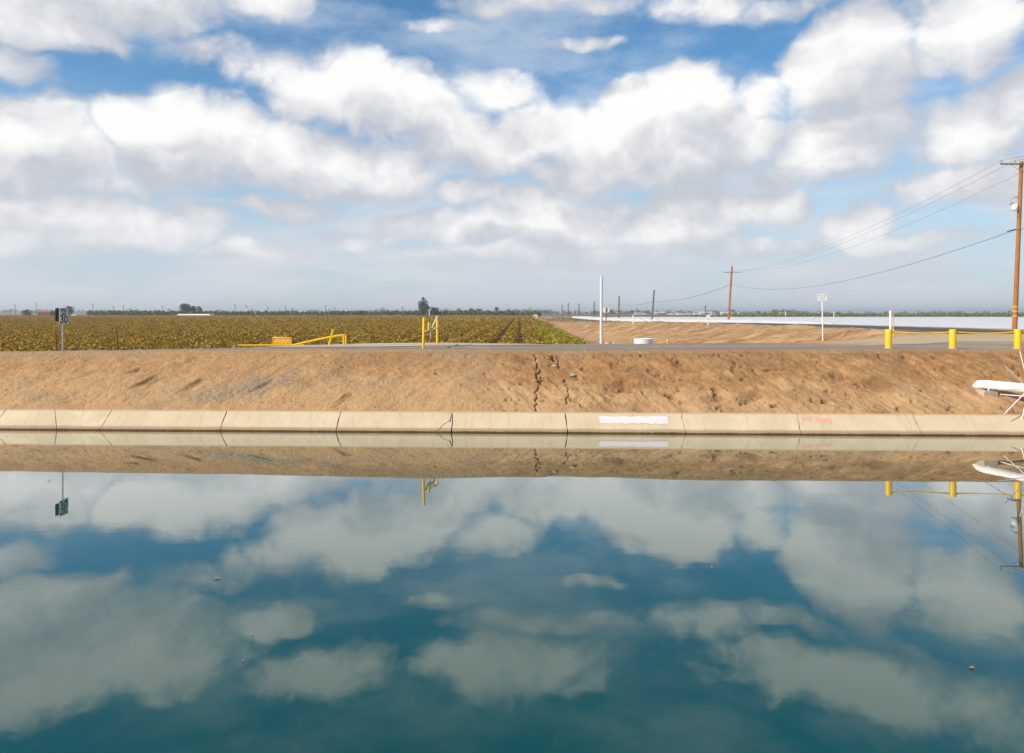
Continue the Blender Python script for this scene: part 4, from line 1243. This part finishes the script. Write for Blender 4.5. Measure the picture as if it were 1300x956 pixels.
def build_trees():
    T = add_tree
    T(236, 386, 640, 17, 'largest rounded dark green tree of the clump above the long white shed', 1, n=1800, lobes=12)
    T(245.5, 388.5, 645, 12, 'middle green tree of the clump above the long white shed', 2, n=1200)
    T(252.5, 389, 650, 11, 'browner right-hand tree of the clump above the long white shed', 3, 'autumn', n=1000)
    T(538, 377.5, 640, 14, 'tall narrow dark green tree standing alone beyond the gate posts', 4, n=2600, tall=True, lobes=16, trunk=.10)
    T(551, 391.5, 650, 17, 'low spreading tree just right of the tall lone tree', 5, n=1100, trunk=.12)
    T(486, 390, 900, 6.5, 'small dark tree alone on the horizon left of the gate posts', 6, n=700, tall=True, trunk=.1)
    T(34, 394, 600, 13, 'brownish round tree left of the red farm building', 7, 'autumn', n=900, trunk=.12)
    T(66, 394, 600, 9, 'olive tree right of the red farm building', 8, 'orchard', n=700)
    T(87, 389, 600, 14, 'grey-green tree behind the speed limit sign', 9, n=1100)
    T(583, 391.5, 660, 9, 'small tree rising above the orchard, right of the tall lone tree', 10, 'orchard', n=700)
    T(598, 392, 660, 14, 'leafy tree above the orchard left of the vine row gaps', 11, 'orchard', n=900)
    T(608, 392.5, 665, 12, 'leafy tree above the orchard, second of the pair left of the rusty tree', 12, 'orchard', n=900)
    T(630, 390, 900, 9, 'rusty brown tree on the horizon above the vine rows', 13, 'autumn', n=900)
    T(646, 391.5, 860, 7, 'small green tree on the horizon right of the rusty tree', 14, n=700)
    T(658, 394, 860, 8, 'low tree on the horizon above the vertical row gap', 15, n=600)
    # orchard edge behind the vineyard
    V, F, tb = tree_mesh('orchard_tree', 4.9, 5.0, 50, 420, .62, .18, lobes=8)
    me0 = bpy.data.meshes.new('orchard_tree'); b = len(V)
    me0.from_pydata(V + [tuple(q) for q in tb[0]], [], F + [tuple(b + i for i in f) for f in tb[1]])
    me0.polygons.foreach_set('material_index', [0] * len(F) + [1] * len(tb[1]))
    me0.materials.append(MAT['orchard']); me0.materials.append(MAT['bark'])
    r = random.Random(3)
    for row, Y in ((0, 652), (1, 660)):
        px = 112 + row * 2.5
        while px < 690:
            if not (93 < px < 112):
                o = bpy.data.objects.new('orchard_tree', me0); COL.objects.link(o)
                p = at(px, 400, Y + r.uniform(-2, 2)); p.z = float(terrain(p.x, p.y)); o.location = p
                s = r.uniform(.85, 1.15) * (1.0 if px > 430 or px < 230 else .92)
                o.scale = (s * r.uniform(.9, 1.15), s, s); o.rotation_euler = (0, 0, r.uniform(0, 6.28))
                tag(o, 'round green orchard tree in the long row behind the vineyard', 'tree', 'orchard trees behind the vineyard')
            px += r.uniform(4.6, 6.4) * (1 if row == 0 else 1.15)
build_trees()

def far_mass(name, spec, mat, lb, cat, seed, leaf):
    """a far strip of trees or crops that reads as one mass"""
    r = np.random.default_rng(seed); C = []; S_ = []
    for (x0, x1, y0, y1, n, hmin, hmax, k) in spec:
        for _ in range(n):
            Y = r.uniform(y0, y1); X = (r.uniform(x0, x1) - 660) / 1000 * Y
            h = r.uniform(hmin, hmax) * (1 + .6 * float(vnoise(np.array(X * .012), np.array(Y * .01), seed)))
            q = r.normal(size=(k, 3)); q /= np.linalg.norm(q, axis=1)[:, None]
            w = h * r.uniform(.5, 1.1)
            P = q * np.array([w, w * .6, h * .5]) * r.uniform(.5, 1, (k, 1)) + np.array([X, Y, CAM_H - FIELD + h * .5])
            C.append(P); S_.append(np.full(k, h * leaf))
    C = np.concatenate(C); S_ = np.concatenate(S_)
    V, F = leaf_cards(C, S_, .2, r, .85)
    tag(link(name, np_mesh(name, V, F), MAT[mat]), lb, cat, kind='stuff')

far_mass('far_woods', [(-60, 700, 2300, 3200, 420, 7, 15, 26), (640, 1010, 1500, 2300, 240, 4, 10, 26), (960, 1400, 1800, 2600, 170, 4, 9, 26)], 'tree', 'hazy band of far trees along the whole horizon', 'woods', 81, .35)
far_mass('far_vineyard', [(920, 1420, 640, 900, 1700, 2.0, 3.4, 12), (880, 1000, 560, 640, 120, 1.6, 2.4, 12)], 'orchard', 'green strip of crops beyond the white covered field', 'crops', 82, .42)
far_mass('roadside_weeds', [(700, 800, 190, 300, 420, .5, 1.1, 10), (690, 735, 300, 420, 160, .6, 1.2, 10)], 'weed', 'yellow-green weeds along the far highway shoulder', 'weeds', 83, .30)

def build_white_field():
    V, F = [], []
    r = np.random.default_rng(8)
    def rows(x0, x1, ya, yb):
        x = x0
        while x < x1:
            y0 = max(ya(x), x / .74 - 6)
            if y0 < yb - 20:
                ys = np.linspace(y0, yb, max(6, int((yb - y0) / 9)))
                sec = [(-1.15, .0), (-1.0, .62), (-.5, 1.02), (.0, 1.14), (.5, 1.02), (1.0, .62), (1.15, .0)]
                b = len(V)
                for y in ys:
                    k = (1 + r.normal() * .03) * (.25 if y == ys[0] else 1); dx = r.normal() * .03
                    gz = float(terrain(x, y))
                    V.extend([(x + sx + dx, y, gz + sz * k) for sx, sz in sec])
                n = len(sec)
                for j in range(len(ys) - 1):
                    for q in range(n - 1):
                        a = b + j * n + q
                        F.append((a, a + n, a + n + 1, a + 1))
                F.append((b, b + 1, b + 5, b + 6)); F.append((b + 1, b + 2, b + 4, b + 5)); V.append((x, y0 + .01, V[b + 3][2] - .05)); F.append((b + 2, b + 3, len(V) - 1, b + 4))
            x += 2.45
    rows(47, 330, lambda x: 96 if x > 62 else 118, 430)
    rows(38, 46.5, lambda x: 240, 560)
    me = np_mesh('covered_field', V, F)
    tag(link('covered_field', me, MAT['sheet'], smooth=True), 'wide field of crop rows under white sheeting beyond the highway', 'covered field', kind='stuff')
    xs = np.linspace(38, 160, 30); ys = np.linspace(450, 620, 12)
    Xg, Yg = np.meshgrid(xs, ys, indexing='ij')
    me = np_mesh('red_field', np.stack([Xg, Yg, terrain(Xg, Yg) + .25 + fbm(Xg, Yg, 2, .5, 5) * .3], -1).reshape(-1, 3), grid_faces(30, 12))
    tag(link('red_field', me, MAT['red_earth']), 'thin reddish field strip behind the white covered rows', 'field', kind='structure')
build_white_field()

def building(name, px0, px1, top, d, depth, wall, roof, lb, cat='building', group=None, wins=0, pitch=.25, z_extra=0):
    a = at(px0, 400, d); b = at(px1, 400, d); c = (a + b) / 2; c.z = float(terrain(c.x, c.y))
    w = (b - a).length; h = at(px0, top, d).z - c.z
    r = tag(empty(name, c), lb, cat, group)
    eh = h * (1 - pitch)
    m = MB(); m.box((0, depth / 2, eh / 2 - .2), (w, depth, eh + .4)); wl = m.build('wall', MAT[wall], r)
    m = MB(); o = .3
    P = [(-w / 2 - o, -o, eh), (w / 2 + o, -o, eh), (w / 2 + o, depth + o, eh), (-w / 2 - o, depth + o, eh), (-w / 2 - o, depth / 2, h), (w / 2 + o, depth / 2, h)]
    m.add(P, [(0, 1, 5, 4), (2, 3, 4, 5), (0, 4, 3), (1, 2, 5), (3, 2, 1, 0)]); m.build('roof', MAT[roof], r)
    for k in range(wins):
        x = -w / 2 + w * (k + .5) / wins
        m = MB(); m.box((x, -.02, eh * .5), (w / wins * .35, .10, eh * .35)); m.build('window', MAT['window'], r)
    return r

def build_far_things():
    building('farm_building', 47.5, 63, 394.2, 590, 8, 'brick', 'brick', 'red-brown farm building low on the left horizon', wins=3)
    building('shed', 224, 266, 398.6, 620, 9, 'stucco', 'white', 'long low white shed below the tree clump', 'shed', wins=5, pitch=.4)
    building('pump_house', 266.5, 271, 398.0, 618, 4, 'stucco', 'brick', 'tiny pale hut with a red roof at the right end of the long shed', 'hut', wins=1)
    building('field_shed', 678, 682, 399.6, 560, 4, 'white', 'white', 'tiny white shed at the far end of the vine rows', 'shed', wins=1)
    building('farm_store', 770, 779, 401.5, 420, 5, 'red_earth', 'red_earth', 'low rust-red store by the far white rows', 'store', wins=1)
    # white van by the farm
    g = ground_at(93, 585)
    r = tag(empty('van', g), 'white van parked right of the speed limit sign on the far farm track', 'van')
    m = MB(); pr = [(-2.4, .4), (-2.4, 1.3), (-1.7, 1.5), (-1.1, 2.2), (2.3, 2.25), (2.4, .4)]
    f = [(x, -.95, z) for x, z in pr]; b = [(x, .95, z) for x, z in pr]; N = len(pr)
    m.add(f + b, [tuple(range(N - 1, -1, -1))[::-1], tuple(range(2 * N - 1, N - 1, -1))] + [(q, N + q, N + (q + 1) % N, (q + 1) % N) for q in range(N)]); m.build('body', MAT['white'], r)
    m = MB(); m.box((-1.35, 0, 1.8), (.9, 1.92, .5)); m.build('window', MAT['window'], r)
    for x in (-1.5, 1.5):
        for y in (-.85, .85):
            m = MB(); m.tube([(x, y - .12, .4), (x, y + .12, .4)], .4, 12); m.build('wheel', MAT['rubber'], r)
    # far poles on the left
    for k, (px, top) in enumerate(((19, 386), (46, 384.5), (118, 385), (144, 388.5), (157, 387.5), (206, 388), (298.5, 386), (340, 389), (362.5, 388.5), (413.5, 387.5), (425, 389.5), (511, 389))):
        d = 720
        t = at(px, top, d); z = float(terrain(t.x, t.y)); rt = empty('far_pole', (t.x, t.y, z)); h = t.z - z
        m = MB(); m.tube([(0, 0, -.3), (0, 0, h)], [.28, .22], 6); m.build('shaft', MAT['old_pole'], rt)
        m = MB(); m.box((0, -.3, h - .9), (2.6, .2, .2)); m.build('crossarm', MAT['arm'], rt)
        tag(rt, '%s thin far pole counted from the left along the vineyard horizon' % ('first second third fourth fifth sixth seventh eighth ninth tenth eleventh twelfth'.split()[k]), 'utility pole', 'far poles on the left horizon')
    for px, top, d, lb in ((313, 387.5, 760, 'slim red and white mast on the left horizon'), (545.2, 389.5, 600, 'red and white pole right beside the tall lone tree')):
        t = at(px, top, d); z = float(terrain(t.x, t.y)); rt = tag(empty('mast', (t.x, t.y, z)), lb, 'mast'); h = t.z - z
        for q in range(4):
            m = MB(); m.tube([(0, 0, h * q / 4), (0, 0, h * (q + 1) / 4 - .002)], .34, 8); m.build('segment', MAT['red_sign' if q == 3 else 'white'], rt)
    # town on the right horizon
    r = random.Random(12)
    for k in range(26):
        px = r.uniform(806, 1000); d = r.uniform(1250, 1500); w = r.uniform(3, 9)
        building('town_building', px, px + w, r.uniform(395.4, 397.6), d, 14, r.choice(['stucco', 'white', 'stucco', 'brick']), r.choice(['roof', 'white', 'brick']),
                 'small pale building in the far town right of the standpipe', group='buildings of the far town', wins=2)
    g = ground_at(895, 1350); h = at(895, 387.5, 1350).z - g.z
    rt = tag(empty('water_tower', g), 'slim dark tower rising from the far town', 'tower')
    m = MB(); m.tube([(0, 0, -.5), (0, 0, h * .72)], [1.7, 1.3], 10); m.build('shaft', MAT['steel'], rt)
    m = MB(); m.tube([(0, 0, h * .70), (0, 0, h * .76), (0, 0, h * .93), (0, 0, h)], [1.0, 2.3, 2.3, .4], 12); m.build('tank', MAT['steel'], rt)
    for px, lb in ((997, 'tiny white pole in the far crops left of the notice sign'), (1058.5, 'tiny white pole in the far crops right of the notice sign')):
        t = at(px, 395, 620); z = float(terrain(t.x, t.y)); m = MB(); m.tube([(0, 0, -.2), (0, 0, (t.z - z) * .9), (0, 0, t.z - z)], [.32, .28, .1], 8)
        o = m.build('white_pole', MAT['white']); o.location = (t.x, t.y, z); tag(o, lb, 'pole')
build_far_things()

# ------------------------------------------------------------------ floating bits on the water
def build_floating():
    r = random.Random(4)
    for px, py, s, lb in ((276, 735, .16, 'brown leaf litter floating in the left half of the canal'), (1234, 849, .10, 'pale curled leaf floating near the right edge of the canal'),
                          (309, 840, .05, 'tiny leaf floating below the left litter'), (321, 806, .04, 'tiny speck of litter floating left of the middle'), (152, 609.5, .12, 'dark twig floating under the bank reflection'),
                          (63, 611, .14, 'grey twig floating near the sign reflection'), (904, 721, .06, 'tiny pale leaf floating right of the middle')):
        s *= .45; d = CAM_H * FPX / (py - HY); p = at(px, py, d); p.z = .012
        m = MB()
        for k in range(4 if s > .08 else 1):
            q = [(math.cos(a) * s * r.uniform(.5, 1.1) + k * s * .9, math.sin(a) * s * .45 * r.uniform(.6, 1.1) + r.uniform(-.3, .3) * s, .006 + .012 * (i % 2)) for i, a in enumerate(np.linspace(0, 2 * math.pi, 9)[:-1])]
            N = len(q)
            m.add(q + [(x, y, z - .004) for x, y, z in q], [tuple(range(N)), tuple(range(2 * N - 1, N - 1, -1))] + [(i, N + i, N + (i + 1) % N, (i + 1) % N) for i in range(N)])
        o = m.build('floating_litter', MAT['debris']); o.location = p; o.rotation_euler = (0, 0, r.uniform(-.6, .6)); tag(o, lb, 'litter')
build_floating()

# ------------------------------------------------------------------ air
def build_haze():
    m = bpy.data.materials.new('haze'); m.use_nodes = True; t = m.node_tree; t.nodes.clear(); T = NT(t)
    v = T.n('ShaderNodeVolumePrincipled', {'Color': (.86, .91, 1.0, 1), 'Density': 0.00024, 'Anisotropy': .3})
    o = T.n('ShaderNodeOutputMaterial'); t.links.new(v.outputs[0], o.inputs['Volume'])
    b = MB(); b.box((0, 5700, 15), (19400, 11600, 38))
    tag(b.build('haze', m), 'thin pale haze over the far fields', 'haze', kind='stuff')
build_haze()
